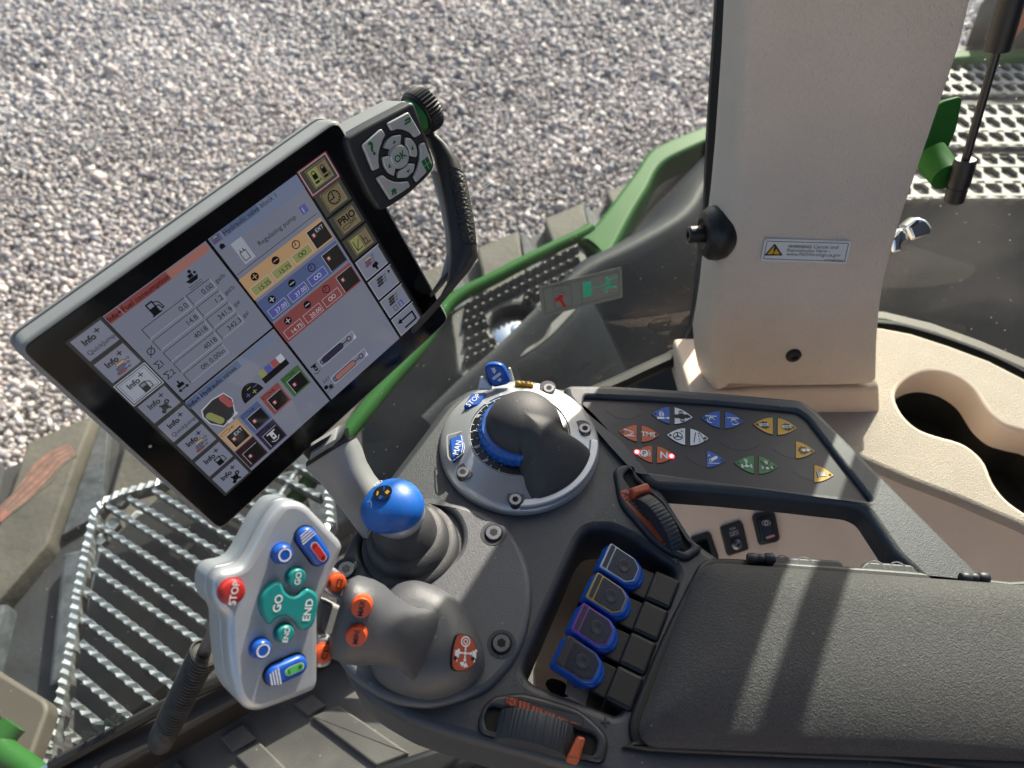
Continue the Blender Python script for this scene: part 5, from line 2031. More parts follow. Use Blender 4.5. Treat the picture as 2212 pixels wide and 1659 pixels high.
for (a_, b_, r_, win_) in (((796, 440), (882, 560), 62, 'red_print'), ((608, 1298), (738, 1240), 64, 'green_print')):
    A_, B_ = PJ(.0055, a_, b_)
    rr = r_ * jk
    mb = MB()
    cap_ = capsule(A_, B_, rr, 10)
    mb.plate(offs(ccw(cap_), -.0007), -.001, .0012, 'seam')
    mb.plate(cap_, -.001, .0055, 'blue_smooth', .0024, seg=4)
    A2, B2 = V(A_), V(B_)
    d = (B2 - A2).normalized()
    nn = V((-d.y, d.x))
    wa, wb = A2 + d * .0062, B2 + d * .0006
    wc = capsule(wa, wb, rr * .36, 6)
    mb.poly(offs(ccw(wc), -.0003), 'white_print', 2, .0055)
    mb.poly(wc, win_, 3, .0055)
    mb.poly([wb + nn * .0011 + d * .0003, wb - nn * .0011 + d * .0003, wb - nn * .0011 - d * .0003, wb + nn * .0011 - d * .0003], 'black_print', 4, .0055)
    mb.poly([wb + nn * .0003 + d * .0011, wb - nn * .0003 + d * .0011, wb - nn * .0003 - d * .0011, wb + nn * .0003 - d * .0011], 'black_print', 5, .0055)
    mb.poly([wa + nn * .0011 + d * .0003, wa - nn * .0011 + d * .0003, wa - nn * .0011 - d * .0003, wa + nn * .0011 - d * .0003], 'black_print', 4, .0055)
    for i in range(4):
        f0 = -.0052 + i * .0015
        hw = rr * (.55 + .09 * i)
        c0 = A2 + d * (.0016 + f0)
        mb.poly(capsule(c0 + nn * hw, c0 - nn * hw, .00032, 3), 'white_print', 3, .0055)
    mb.build('slide_button', FJ, joy)
# cheek pieces with C1 / C2 keys
FJ2 = FJ.at(0, 0, -.012)
for q, bp_, tx in (([(905, 620), (960, 625), (1035, 690), (1005, 830), (930, 800), (880, 760)], (985, 725), 'C2'), ([(850, 1040), (960, 1060), (965, 1095), (935, 1235), (850, 1255)], (898, 1165), 'C1')):
    mb = MB()
    mb.plate(fillet(FJ2.uvs(crs('J', q)), .003), -.016, 0, 'silver_head', .002, bottom=True)
    mb.build('cheek', FJ2, joy)
    jbutton(bp_, 56, .0040, 'orange', tx, .0050, fr=FJ2, mt='black_print', rot=R(72))
mb = MB()
mb.plate(FJ2.uvs(crs('J', [(890, 830), (1005, 870), (985, 1070), (870, 1040)]), -.008), -.03, -.008, 'grey_arm', .002)
mb.build('bridge', FJ2, joy)


# stalk: a hand-sized neck sweeping down into a dome
def sec(p, w_, t, th, n_=(-.27, .963), pw=2.6):
    c = at(p, t)
    a = (RT * n_[0] - UP * n_[1]) * (w_ * t / FPX)
    return (c, a, FW * th + UP * 0, pw)


KK = lambda *q: cr('K', *q)
mb = MB()
S_ = [sec(KK(268, 890), 78, .416, .014), sec(KK(300, 900), 84, .415, .0165, pw=3.4), sec(KK(340, 915), 85, .414, .018, pw=3.4), sec(KK(420, 942), 86, .416, .0185, pw=3.3), sec(KK(500, 968), 82, .419, .019, pw=3.0), sec(KK(580, 998), 72, .423, .020),
      sec(KK(680, 1035), 62, .428, .021), sec(KK(780, 1072), 59, .435, .022), sec(KK(860, 1100), 66, .445, .024), sec(KK(930, 1120), 82, .459, .026), sec(KK(985, 1135), 100, .475, .027), sec(KK(1030, 1145), 116, .497, .027)]
mb.loft(S_, 'base_grey', 32)
mb.build('stalk', None, joy, 50)
# MAX / MIN keys on the stalk's face
FJ3 = Fr(at(KK(410, 950), .3975), RT * .96 + FW * .16, UP)
for p, s_ in ((KK(422, 846), 'MAX'), (KK(383, 1064), 'MIN')):
    c = FJ3.uv(p, .003)
    r_ = 75 * .28945 * .40 / FPX
    mb = MB()
    mb.lathe([(r_ + .0005, -.006), (r_ + .0005, .0004), (r_, .0006), (r_, .0022), (r_ * .93, .003), (r_ * .4, .0033), (r_ * .2, .0033)], 'orange', 32, Matrix.Translation((c[0], c[1], 0)))
    mb.text(s_, c[0], c[1], .0042, 'black_print', 3, .0033, R(80), 'C', .01)
    mb.build('button', FJ3, joy)
# dome skirt
dm = [(600, 750), (690, 685), (800, 655), (900, 668), (1040, 725), (1180, 835), (1285, 1000), (1340, 1180), (1325, 1310), (1210, 1425), (1050, 1490), (900, 1512), (700, 1470), (560, 1390), (495, 1290), (480, 1100), (520, 880)]
DM = ccw(smooth(FC.uvs(crs('K', dm), .010), 3))
dcx_, dcy_ = sum(p[0] for p in DM) / len(DM), sum(p[1] for p in DM) / len(DM)
DE, DZ0, DZH = .62, HB + .003, .024
mb = MB()
vs = [(x, y, HB - .003) for x, y in DM]
for i in range(11):
    a = math.pi / 2 * i / 10 * .96
    k = 1 - DE * (1 - math.cos(a))
    vs += [(dcx_ + (x - dcx_) * k, dcy_ + (y - dcy_) * k, DZ0 + DZH * math.sin(a)) for x, y in DM]
n = len(DM)
mb.add(vs, [(k * n + i, k * n + (i + 1) % n, (k + 1) * n + (i + 1) % n, (k + 1) * n + i) for k in range(11) for i in range(n)] + [tuple(11 * n + i for i in range(n))], 'base_grey', True)
mb.build('dome', FC, joy, 60)


def dome_h(x, y):
    d = V((x - dcx_, y - dcy_))
    an = math.atan2(d.y, d.x)
    ro = min(((abs((math.atan2(q[1] - dcy_, q[0] - dcx_) - an + math.pi) % (2 * math.pi) - math.pi)), math.hypot(q[0] - dcx_, q[1] - dcy_)) for q in DM)[1]
    s_ = min(1, d.length / ro)
    c_ = max(0, min(1, 1 - (1 - s_) / DE))
    return DZ0 + DZH * math.sqrt(1 - c_ * c_) + .0006


lbp = [(1140, 1052), (1200, 1048), (1255, 1085), (1284, 1180), (1262, 1262), (1192, 1308), (1112, 1298), (1106, 1180)]
# settle the label on the dome: follow its slope
h0 = .020
for _ in range(4):
    LP = FC.uvs(crs('K', lbp), h0)
    cxy = (sum(p[0] for p in LP) / 8, sum(p[1] for p in LP) / 8)
    h0 = dome_h(*cxy)
e_ = .004
nx = -(dome_h(cxy[0] + e_, cxy[1]) - dome_h(cxy[0] - e_, cxy[1])) / (2 * e_)
ny = -(dome_h(cxy[0], cxy[1] + e_) - dome_h(cxy[0], cxy[1] - e_)) / (2 * e_)
nrm = V((nx, ny, 1)).normalized()
FLd = Fr(FC.w(cxy[0], cxy[1], h0 + .0006), V((1, 0, 0)) - nrm * nrm.x, nrm.cross(V((1, 0, 0)) - nrm * nrm.x))
mb = MB()
LQ = smooth(FLd.uvs(crs('K', lbp)), 3)
mb.plate(offs(ccw(LQ), -.0004), -.004, -.0001, 'black_print')
mb.poly(LQ, 'orange_label', 1, 0)
PL_ = lambda *q: [FLd.uv(KK(*p)) for p in q]
c = PL_((1197, 1182))[0]
mb.poly(circ(*c, .0011, 10), 'white_print', 2, 0)
for a in range(4):
    d = V((math.cos(a * math.pi / 2 - .05), math.sin(a * math.pi / 2 - .05)))
    nn = V((-d.y, d.x))
    s0, s1_ = V(c) + d * .0018, V(c) + d * .0036
    mb.line([s0, s1_], .0010, 'white_print', 2, 0)
    mb.poly([s1_ + nn * .0013, s1_ - nn * .0013, s1_ + d * .0016], 'white_print', 3, 0)
for p in ((1135, 1180), (1265, 1185)):
    q = PL_(p)[0]
    mb.rect(q[0] - .0013, q[1] - .0026, .0026, .0042, 'white_print', 2, 0)
    mb.poly(circ(q[0] - .0010, q[1] - .0030, .0013, 10), 'black_print', 3, 0)
    mb.poly(circ(q[0] + .0011, q[1] + .0016, .0009, 10), 'white_print', 3, 0)
    mb.line([(q[0], q[1] - .0046), (q[0], q[1] - .0036)], .0008, 'white_print', 2, 0)
q = PL_((1200, 1095))[0]
mb.ring(circ(*q, .0032, 16), circ(*q, .0024, 16), 'white_print', 2, 0)
mb.ring(circ(*q, .0016, 12), circ(*q, .0010, 12), 'white_print', 2, 0)
a_, b_ = (V(p) for p in PL_((1155, 1252), (1218, 1282)))
d = (b_ - a_).normalized(); nn = V((-d.y, d.x))
mb.line([a_ + d * .001, b_ - d * .001], .0012, 'white_print', 2, 0)
mb.poly([a_, a_ + d * .0026 + nn * .0018, a_ + d * .0026 - nn * .0018], 'white_print', 3, 0)
mb.poly([b_, b_ - d * .0026 + nn * .0018, b_ - d * .0026 - nn * .0018], 'white_print', 3, 0)
mb.build('function_label', FLd, joy)

# ---- two thumbwheels
def thumbwheel(label, hous, pocket, wheel_a, wheel_b, wpx, tab, k, h=.004):
    th_ = thing('thumbwheel', label, 'thumbwheel', FC, 'ribbed thumbwheels on the armrest console')
    mb = MB()
    ho = fillet(FC.uvs(crs(k, hous), h), .004)
    pk = fillet(FC.uvs(crs(k, pocket), h), .004)
    mb.plate(offs(ccw(ho), -.0008), .0, .0006, 'seam', holes=[pk], hr=0)
    mb.plate(ho, .0, h, 'console_smooth', .0022, holes=[pk], hr=.0018, hz0=.0004)
    mb.add([(x, y, .0007) for x, y in ccw(pk)], [tuple(range(len(pk)))], 'seam')
    mb.build('housing', FC, th_)
    hw = .012
    a_, b_ = V(FC.uv(cr(k, *wheel_a), hw)), V(FC.uv(cr(k, *wheel_b), hw))
    d = (b_ - a_)
    L_ = d.length
    d.normalize()
    w_ = wpx * CROPS[k][2] * .7745 * .53 / FPX
    # wheel lies in the vertical plane along d; only its crest shows
    Rw = L_ * .62
    depth = math.sqrt(max(1e-6, Rw * Rw - (L_ / 2) ** 2))
    c = (a_ + b_) / 2
    o = FC.w(c.x, c.y, .008 - depth)
    ax = FC.x * (-d.y) + FC.y * d.x
    xx = FC.x * d.x + FC.y * d.y
    Wm = Matrix((xx, FC.z, xx.cross(FC.z))).transposed().to_4x4()
    Wm.translation = o
    mb = MB()
    prof = [(Rw * .9, -w_ / 2), (Rw * .985, -w_ / 2 + .0004), (Rw, -w_ / 2 + .0014), (Rw, w_ / 2 - .0014), (Rw * .985, w_ / 2 - .0004), (Rw * .9, w_ / 2)]
    mb.lathe(prof, 'console_smooth', 240, Wm, rmod=lambda a, r, z: 1 - .020 * (abs(math.sin(a * 27)) ** 6))
    mb.build('wheel', None, th_, 50)
    mb = MB()
    tb_ = fillet(FC.uvs(crs(k, tab), .012), .002)
    mb.plate(tb_, .001, .012, 'orange_tab', .002, seg=3)
    mb.build('stop_tab', FC, th_)
    return th_


mat('orange_tab', (.42, .085, .03), .45, bump=(1500, .00004))
tw1 = thumbwheel('thumbwheel with orange scale marked MAX and MIN beside the switch panel',
                 [(215, 40), (270, -10), (390, -30), (440, 90), (560, 200), (680, 300), (800, 480), (930, 690), (1010, 735), (1040, 755), (1030, 800), (930, 870), (880, 870), (700, 790), (560, 680), (300, 380), (262, 300)],
                 [(290, 90), (380, 0), (400, 110), (470, 160), (590, 290), (700, 380), (830, 560), (900, 690), (960, 760), (880, 808), (830, 790), (700, 650), (560, 450), (380, 220)],
                 (478, 255), (822, 720), 132, [(355, 205), (520, 150), (545, 165), (575, 245), (545, 235), (410, 270)], 'N')
mb = MB()
zl = .0043
lq = fillet(FC.uvs(crs('N', [(262, 240), (330, 212), (370, 260), (740, 700), (735, 720), (690, 755), (670, 745), (300, 310)]), zl), .002)
mb.poly(lq, 'orange_label', 0, zl)
PN = lambda *q: [FC.uv(cr('N', *p), zl) for p in q]
lad = [((340, 330), (385, 312)), ((710, 695), (716, 690))]
for i in range(11):
    t0, t1 = i / 11, (i + .86) / 11
    def P_(t, s_):
        x = 342 + (700 - 342) * t
        y = 335 + (672 - 335) * t
        return (x + s_ * 48 * (1 - .85 * t), y - s_ * 22 * (1 - .85 * t))
    mb.poly(PN(P_(t0, 0), P_(t1, 0), P_(t1, 1), P_(t0, 1)), 'console_smooth', 2, zl)
ptext(mb, FC, 'MAX', (330, 330), (378, 302), 'black_print', 3, zl, .01, k='N')
ptext(mb, FC, 'MIN', (670, 740), (712, 715), 'black_print', 3, zl, .01, k='N')
mb.line(PN((272, 252), (310, 262)), .0008, 'black_print', 3, zl)
mb.poly(PN((305, 262), (335, 248), (342, 275), (318, 282)), 'black_print', 3, zl)
mb.line(PN((305, 292), (350, 270)), .0006, 'black_print', 3, zl)
mb.build('scale_label', FC, tw1)
tw2 = thumbwheel('thumbwheel with tapering orange bar scale at the bottom edge of the console',
                 [(-40, 1350), (0, 1240), (60, 1180), (240, 1155), (380, 1185), (600, 1250), (680, 1300), (770, 1380), (822, 1450), (825, 1510), (800, 1600), (770, 1615), (600, 1580), (200, 1480), (-20, 1420)],
                 [(0, 1330), (20, 1260), (60, 1240), (300, 1300), (620, 1400), (720, 1420), (760, 1470), (740, 1580), (600, 1580), (200, 1480), (20, 1410)],
                 (120, 1345), (560, 1455), 165, [(624, 1436), (682, 1452), (634, 1614), (548, 1590)], 'M')
mb = MB()
PM = lambda *q: [FC.uv(cr('M', *p), zl) for p in q]
fr2 = fillet(PM((145, 1190), (160, 1178), (640, 1300), (668, 1330), (665, 1375), (640, 1384), (150, 1245), (138, 1235)), .002)
mb.ring(fr2, offs(fr2, .0003), 'seam', 1, zl)
mb.poly(fillet(PM((155, 1182), (218, 1192), (225, 1205), (215, 1248), (160, 1235), (148, 1222)), .001), 'orange_label', 2, zl)
c = PM((188, 1214))[0]
mb.ring(circ(*c, .0030, 14), circ(*c, .0025, 14), 'black_print', 3, zl)
mb.line(PM((160, 1205), (185, 1212), (190, 1232), (200, 1200)), .0005, 'black_print', 4, zl)
xs = [(232, 1206, 50), (258, 1214, 47), (284, 1222, 44), (320, 1243, 40), (344, 1251, 37), (368, 1259, 34), (404, 1277, 28), (428, 1285, 26), (454, 1294, 23), (492, 1312, 17), (516, 1322, 13), (542, 1332, 10)]
for x, y, hh in xs:
    mb.poly(PM((x + 4, y), (x + 22, y + 5), (x + 18, y + 5 + hh), (x, y + hh)), 'orange_label', 2, zl)
mb.poly(PM((582, 1346), (648, 1370), (578, 1356)), 'orange_label', 2, zl)
mb.build('scale_label', FC, tw2)

# ---- four valve levers in the slot
l1, l4 = V(FC.uv(cr('M', 920, 290), .012)), V(FC.uv(cr('M', 640, 930), .012))
ry = (l4 - l1) / 3
rdir = ry.normalized()
fx = V((-rdir.y, rdir.x))
bdir = V(FC.uv(cr('M', 1130, 440), 0)) - l1
if fx.dot(bdir) < 0:
    fx = -fx
names = (('frame_white', 'blue valve lever with pale grey outline, nearest the switch panel'), ('frame_yellow', 'blue valve lever with yellow outline, second in the row of four'),
         ('frame_purple', 'blue valve lever with purple outline, third in the row of four'), ('frame_brown', 'blue valve lever with dark brown outline, nearest the bottom thumbwheel'))
for i, (fm, lb_) in enumerate(names):
    c = l1 + ry * i
    o = FC.w(c.x, c.y, .002)
    X = FC.x * fx.x + FC.y * fx.y
    Y = -(FC.x * rdir.x + FC.y * rdir.y)
    FLk = Fr(o, X, FC.z.cross(X))
    vl = thing('valve_lever', lb_, 'lever', FLk, 'four blue valve levers in the console slot')
    s_ = 1 if FLk.y.dot(Y) > 0 else -1
    # black base: two stepped blocks
    mb = MB()
    mb.plate(fillet([(.012, -.0105), (.024, -.0105), (.024, .0105), (.012, .0105)], .001, 2), -.05, -.004, 'black_plastic', .001)
    mb.plate(fillet([(.0225, -.0118), (.041, -.0118), (.041, .0118), (.0225, .0118)], .0025, 3), -.05, .000, 'black_plastic', .0025)
    mb.build('base', FLk, vl)
    tl = R(20)
    FH = Fr(FLk.w(0, 0, .008), FLk.x * math.cos(tl) - FLk.z * math.sin(tl), FLk.y)
    mb = MB()
    mb.plate(fillet([(-.0130, -.0108), (.0085, -.0112), (.0165, -.0070), (.0180, 0), (.0165, .0070), (.0085, .0112), (-.0130, .0108)], .0028), -.013, -.0006, 'blue_smooth', .0026, bottom=True)
    mb.plate(fillet([(.0080, -.0116), (.0165, -.0088), (.0205, -.003), (.0205, .003), (.0165, .0088), (.0080, .0116)], .002), -.018, -.0035, 'blue_smooth', .002, bottom=True)
    mb.build('body', FH, vl)
    mb = MB()
    mb.plate(fillet([(-.0128, -.0100), (.0075, -.0096), (.0128, -.0052), (.0128, .0052), (.0075, .0096), (-.0128, .0100)], .0014, 3), -.003, 0, fm, .0005)
    mb.build('outline', FH, vl)
    mb = MB()
    mb.plate(fillet([(-.0078, -.0090), (.0072, -.0087), (.0119, -.0047), (.0119, .0047), (.0072, .0087), (-.0078, .0090)], .001, 3), -.002, .0004, 'lever_face', .0003)
    mb.poly(fillet([(-.0121, -.0090), (-.0088, -.0090), (-.0088, .0090), (-.0121, .0090)], .0006, 2), 'membrane', 3, .0002)
    mb.lathe([(.0050, .0003), (.0047, .0008), (.0040, .0009), (.002, .0006), (.0005, .0005)], 'membrane_raised', 24, Matrix.Translation((.002, 0, 0)))
    mb.build('face', FH, vl)
    mb = MB()
    mb.plate([(-.004, -.006), (.018, -.006), (.018, .006), (-.004, .006)], -.05, -.006, 'blue_smooth', .002)
    mb.build('stem', FLk, vl)

# ================================================================ the display terminal
TLp = EYE + V((-.27032, .29501, -.31248))
ex = V((.65891, .73514, .15937)); ey = V((-.36031, .12248, .92476))
FM = Fr(TLp, ex, ey)
term = thing('display_terminal', 'tilted touch screen terminal in grey housing with keypad and grab handle', 'display', FM)
mm = .001
hx0, hx1, hy0, hy1 = -.0215, .2315, -.1790, .0140
mb = MB()
ho = fillet([(hx0, hy0), (hx1, hy0), (hx1, hy1), (hx0, hy1)], .009, 5)
mb.plate(ho, -.022, -.0005, 'housing', .003, seg=3)
mb.plate(offs(ccw(ho), -.0015), -.024, -.0215, 'housing', .001)
mb.plate(offs(ccw(ho), .004), -.038, -.0238, 'housing', .0)
mb.build('housing', FM, term)
mb = MB()
mb.plate(offs(ccw(ho), .0025), -.002, .0003, 'gloss_black', .0004)
mb.poly(circ(-.010, -.088, .0012, 10), 'grey_print', 3, .0003)
mb.build('front_glass', FM, term)

# screen colours glow; strengths are what the panel gives off
EMIT = {}


def ui(name, rgb, k=1.0):
    c = lin(*rgb)
    g_ = .42 * (c[0] + c[1] + c[2]) / 3
    c = tuple(.58 * v + g_ for v in c)
    mat(name, (.002, .002, .002), .10, emit=(c, .70 * k / EXPO), spec=.5)


ui('u_bg', (12, 12, 16))
ui('u_col', (52, 52, 54))
ui('u_pane', (112, 118, 146))
ui('u_tile', (116, 122, 150))
ui('u_tile_sel', (150, 158, 180))
ui('u_dark', (22, 22, 26))
ui('u_text', (18, 18, 26))
ui('u_redbar', (150, 30, 28))
ui('u_salmon', (172, 92, 76))
ui('u_bluebar', (62, 92, 146))
ui('u_bluebar2', (94, 116, 160))
ui('u_orange', (196, 142, 62))
ui('u_blue', (52, 82, 150))
ui('u_red', (150, 42, 44))
ui('u_green', (52, 112, 48))
ui('u_yellow', (186, 180, 52))
ui('u_royal', (40, 60, 176))
ui('u_crimson', (170, 44, 52))
ui('u_purple', (42, 30, 78))
ui('u_maroon', (62, 26, 34))
ui('u_black', (30, 26, 28))
ui('u_white', (178, 184, 204))
ui('u_key', (124, 108, 62))
ui('u_key2', (150, 130, 84))
ui('u_olive', (146, 150, 44))
ui('u_key_sh', (66, 66, 58))
ui('u_lock', (176, 44, 50))

disp = MB()
disp.poly([(0, 0), (.211, 0), (.211, -.1575), (0, -.1575)], 'u_bg', 0, .0005)
dsp = disp.build('display_panel', FM, term)
ZU = .0006


class UI(MB):
    def r(s, x, y, w, h, m, l=0):
        s.rect(x * mm, -(y + h) * mm, w * mm, h * mm, m, l, ZU)

    def fr(s, x, y, w, h, t, m, l=0):
        s.frame(x * mm, -(y + h) * mm, w * mm, h * mm, t * mm, m, l, ZU)

    def t(s, txt, x, y, sz, m='u_text', l=4, al='L', bold=.0, rot=0.0):
        s.text(txt, x * mm, -y * mm, sz * mm, m, l, ZU, rot, al, bold)

    def p(s, pts, m, l=0):
        s.poly([(x * mm, -y * mm) for x, y in pts], m, l, ZU)

    def c(s, x, y, r_, m, l=0, n=14):
        s.poly(circ(x * mm, -y * mm, r_ * mm, n), m, l, ZU)

    def o(s, x, y, r0, r1, m, l=0, n=16):
        s.ring(circ(x * mm, -y * mm, r0 * mm, n), circ(x * mm, -y * mm, r1 * mm, n), m, l, ZU)

    def ln(s, pts, w, m='u_text', l=4):
        s.line([(x * mm, -y * mm) for x, y in pts], w * mm, m, l, ZU)

    def cap(s, a, b, r_, m, l=0):
        s.poly(capsule((a[0] * mm, -a[1] * mm), (b[0] * mm, -b[1] * mm), r_ * mm, 6), m, l, ZU)

    def cyl(s, x, y, k=1.0, m='u_orange', l=4):
        """hydraulic cylinder symbol"""
        s.cap((x, y), (x + 5.2 * k, y), 1.25 * k, 'u_text', l)
        s.cap((x, y), (x + 5.2 * k, y), .95 * k, m, l + 1)
        s.ln([(x + 6.2 * k, y), (x + 8.4 * k, y)], .45 * k, 'u_text', l)
        s.o(x + 9.3 * k, y, 1.0 * k, .6 * k, 'u_text', l)

    def lock(s, x, y, l=4):
        s.r(x - 1.4, y - 1.5, 2.8, 3.0, 'u_lock', l)
        s.c(x, y - .4, .75, 'u_white', l + 1, 8)
        s.r(x - .3, y - .3, .6, 1.4, 'u_white', l + 1)


# column backings
for q_ in ((0, 0, 25.2, 157.5, 'u_col', 0), (183, 0, 28, 157.5, 'u_dark', 0)):
    u = UI()
    u.r(*q_)
    u.build('column_backing', FM, dsp)
# left soft keys
for k in range(8):
    y = 1.6 + 19.65 * k
    x = 2.2
    u = UI()
    sel = k == 2
    u.r(x, y, 21.4, 16.6, 'u_tile_sel' if sel else 'u_tile', 1)
    if sel:
        u.fr(x - 1.2, y - 1.2, 23.8, 19, .5, 'u_white', 2)
        u.fr(x + 1, y + 1, 19.4, 14.6, .35, 'u_bluebar', 2)
    tcol = 'u_text' if k not in (2, 3) else 'u_col'
    u.t('Info', x + 4.5, y + 7.2, 5.6, tcol, 4, 'L', .03)
    u.ln([(x + 15.6, y + 2.2), (x + 15.6, y + 5.0)], .7, tcol, 4)
    u.ln([(x + 14.2, y + 3.6), (x + 17.0, y + 3.6)], .7, tcol, 5)
    if k in (0, 4):
        u.t('QuickJump', x + 2.2, y + 13.6, 4.3, tcol, 4)
    elif k in (1, 5):
        for i, m_ in enumerate(('u_orange', 'u_blue', 'u_red')):
            u.cyl(x + 9.6 - i * 1.3, y + 9.0 + i * 2.5, .85, m_, 4 + 2 * i)
    elif k in (2, 6):
        u.r(x + 10, y + 8.2, 4.6, 7.2, tcol, 4)
        u.r(x + 10.7, y + 9.0, 3.2, 2.2, 'u_tile', 5)
        u.ln([(x + 14.6, y + 9), (x + 16.8, y + 10.4), (x + 16.8, y + 14.4), (x + 15.4, y + 14.4)], .6, tcol, 4)
    else:
        u.c(x + 12.4, y + 12, 2.4, tcol, 4)
        u.c(x + 15.4, y + 9.6, 1.7, tcol, 4)
        u.c(x + 9.8, y + 14.2, 1.5, tcol, 4)
        u.c(x + 15.4, y + 9.6, .7, 'u_tile', 5, 8)
        u.ln([(x + 10.4, y + 9.6), (x + 14.6, y + 14.6)], 1.4, tcol, 4)
    u.build('soft_key', FM, dsp)
# fuel pane
u = UI()
u.r(25.8, .8, 78.4, 76.6, 'u_pane', 0)
u.r(26.2, 1.4, 9.6, 6.0, 'u_redbar', 1)
u.t('Info+', 26.6, 6.2, 4.6, 'u_text', 3, 'L', .02)
u.r(36.4, 1.4, 44, 6.0, 'u_redbar', 1)
u.r(72, 1.4, 31, 6.0, 'u_salmon', 2)
u.t('Fuel consumption', 37, 6.2, 4.9, 'u_text', 4, 'L', .01)
# pump symbol
u.r(48.6, 10.6, 5.2, 9.0, 'u_text', 3)
u.r(49.5, 11.6, 3.4, 3.0, 'u_pane', 4)
u.ln([(53.8, 12), (56.4, 13.6), (57.2, 18.2), (56.0, 18.8), (55.4, 15.6), (54, 15.0)], .7, 'u_text', 3)
u.r(47.8, 19.2, 7, .9, 'u_text', 3)
# boat symbol
u.p([(77.5, 14.4), (87, 14.4), (85.2, 17.2), (79.4, 17.2)], 'u_text', 3)
u.r(80.6, 11.6, 3.6, 2.6, 'u_text', 3)
u.c(83.6, 10.2, 1.2, 'u_text', 3)
u.c(86, 12.6, 1.0, 'u_text', 3)
for i in range(2):
    u.ln([(76.8 + j * 1.4, 18.6 + i * 1.5 + (.4 if j % 2 else 0)) for j in range(8)], .35, 'u_text', 3)
rows_ = [(21.5, '0.0', '0.00', 'gal/h'), (31.8, '14.8', '1.2', 'gal/h'), (42.2, '4018', '341.9', 'gal'), (52.4, '4018', '342.3', 'gal'), (62.6, '0ft 0.00in', None, None)]
for (y, a_, b_, c_) in rows_:
    w_ = 33.6 if b_ else 32.6
    u.fr(37, y, w_, 8.4, .22, 'u_white', 2)
    u.r(37, y, w_, .45, 'u_text', 3)
    u.r(37, y, .45, 8.4, 'u_text', 3)
    u.t(a_, 36 + w_ - .6, y + 6.6, 5.2, 'u_text', 4, 'R')
    if b_:
        u.fr(72, y, 19, 8.4, .22, 'u_white', 2)
        u.r(72, y, 19, .45, 'u_text', 3)
        u.r(72, y, .45, 8.4, 'u_text', 3)
        u.t(b_, 90, y + 6.6, 5.2, 'u_text', 4, 'R')
        u.t(c_, 92.6, y + 5.8, 4.3, 'u_text', 4)
u.o(32.4, 36.6, 2.6, 2.0, 'u_text', 3)
u.ln([(29.8, 39.6), (35, 33.6)], .5, 'u_text', 4)
for y, s_ in ((49, '1'), (58.6, '2')):
    u.ln([(31.4, y - 4.6), (28.2, y - 4.6), (30.2, y - 2.2), (28.2, y), (31.4, y)], .65, 'u_text', 3)
    u.t(s_, 32.2, y, 6, 'u_text', 3)
u.p([(29, 68.6), (33.8, 68.6), (33.8, 66), (32, 66), (32, 63.6), (30.8, 63.6), (30.8, 66), (29, 66)], 'u_text', 3)
u.ln([(28.6, 70.6), (34.4, 70.6)], .8, 'u_text', 3)
u.p([(27.4, 70.6), (29.4, 69), (29.4, 72.2)], 'u_text', 3)
u.p([(35.6, 70.6), (33.6, 69), (33.6, 72.2)], 'u_text', 3)
u.build('fuel_pane', FM, dsp)
# hydraulic valves pane
u = UI()
u.r(25.8, 78.8, 78.4, 77.6, 'u_pane', 0)
u.r(25.0, 79.6, 9.8, 6.0, 'u_bluebar', 1)
u.t('Info+', 25.6, 84.6, 4.5, 'u_text', 3, 'L', .02)
u.r(35.4, 79.6, 42, 6.0, 'u_bluebar', 1)
u.r(70, 79.6, 30, 6.0, 'u_bluebar2', 2)
u.t('Hydraulic valves', 36, 84.6, 4.7, 'u_text', 4, 'L', .01)
# joystick picture
u.p([(27.0, 96.5), (29.5, 91.6), (39.6, 90.2), (48.6, 92), (50.6, 100), (45, 111.4), (33.0, 113), (27.4, 104)], 'u_white', 2)
u.p([(27.8, 96.9), (30, 92.5), (39.6, 91.1), (48, 92.8), (49.8, 100), (44.4, 110.6), (33.4, 112.1), (28.2, 104)], 'u_col', 3)
u.cap((31, 99), (34.4, 107.5), 2.6, 'u_olive', 4)
u.cap((45.6, 94.6), (46.6, 102.2), 2.4, 'u_lock', 4)
u.r(37, 111, 4, 2.6, 'u_white', 3)
u.r(43, 109.4, 3.6, 2.6, 'u_white', 3)
dome_ = [(54.6 + 8.6 + 8.6 * math.cos(R(a)), 110 - 11.5 * math.sin(R(a))) for a in range(0, 181, 15)]
u.p(dome_, 'u_dark', 3)
for x, y, m_, pl in ((60.2, 106.4, 'u_royal', 1), (65.4, 107.2, 'u_olive', 1), (63.6, 102.4, 'u_olive', 0), (68.2, 104.0, 'u_royal', 0)):
    u.ln([(x - 1.4, y), (x + 1.4, y)], .7, m_, 4)
    if pl:
        u.ln([(x, y - 1.4), (x, y + 1.4)], .7, m_, 5)
u.r(74.8, 103.0, 23.0, 5.4, 'u_dark', 2)
for i, m_ in enumerate(('u_olive', 'u_royal', 'u_crimson', 'u_white')):
    u.r(75.2 + i * 5.7, 97.4, 5.0, 6.0, m_, 3)
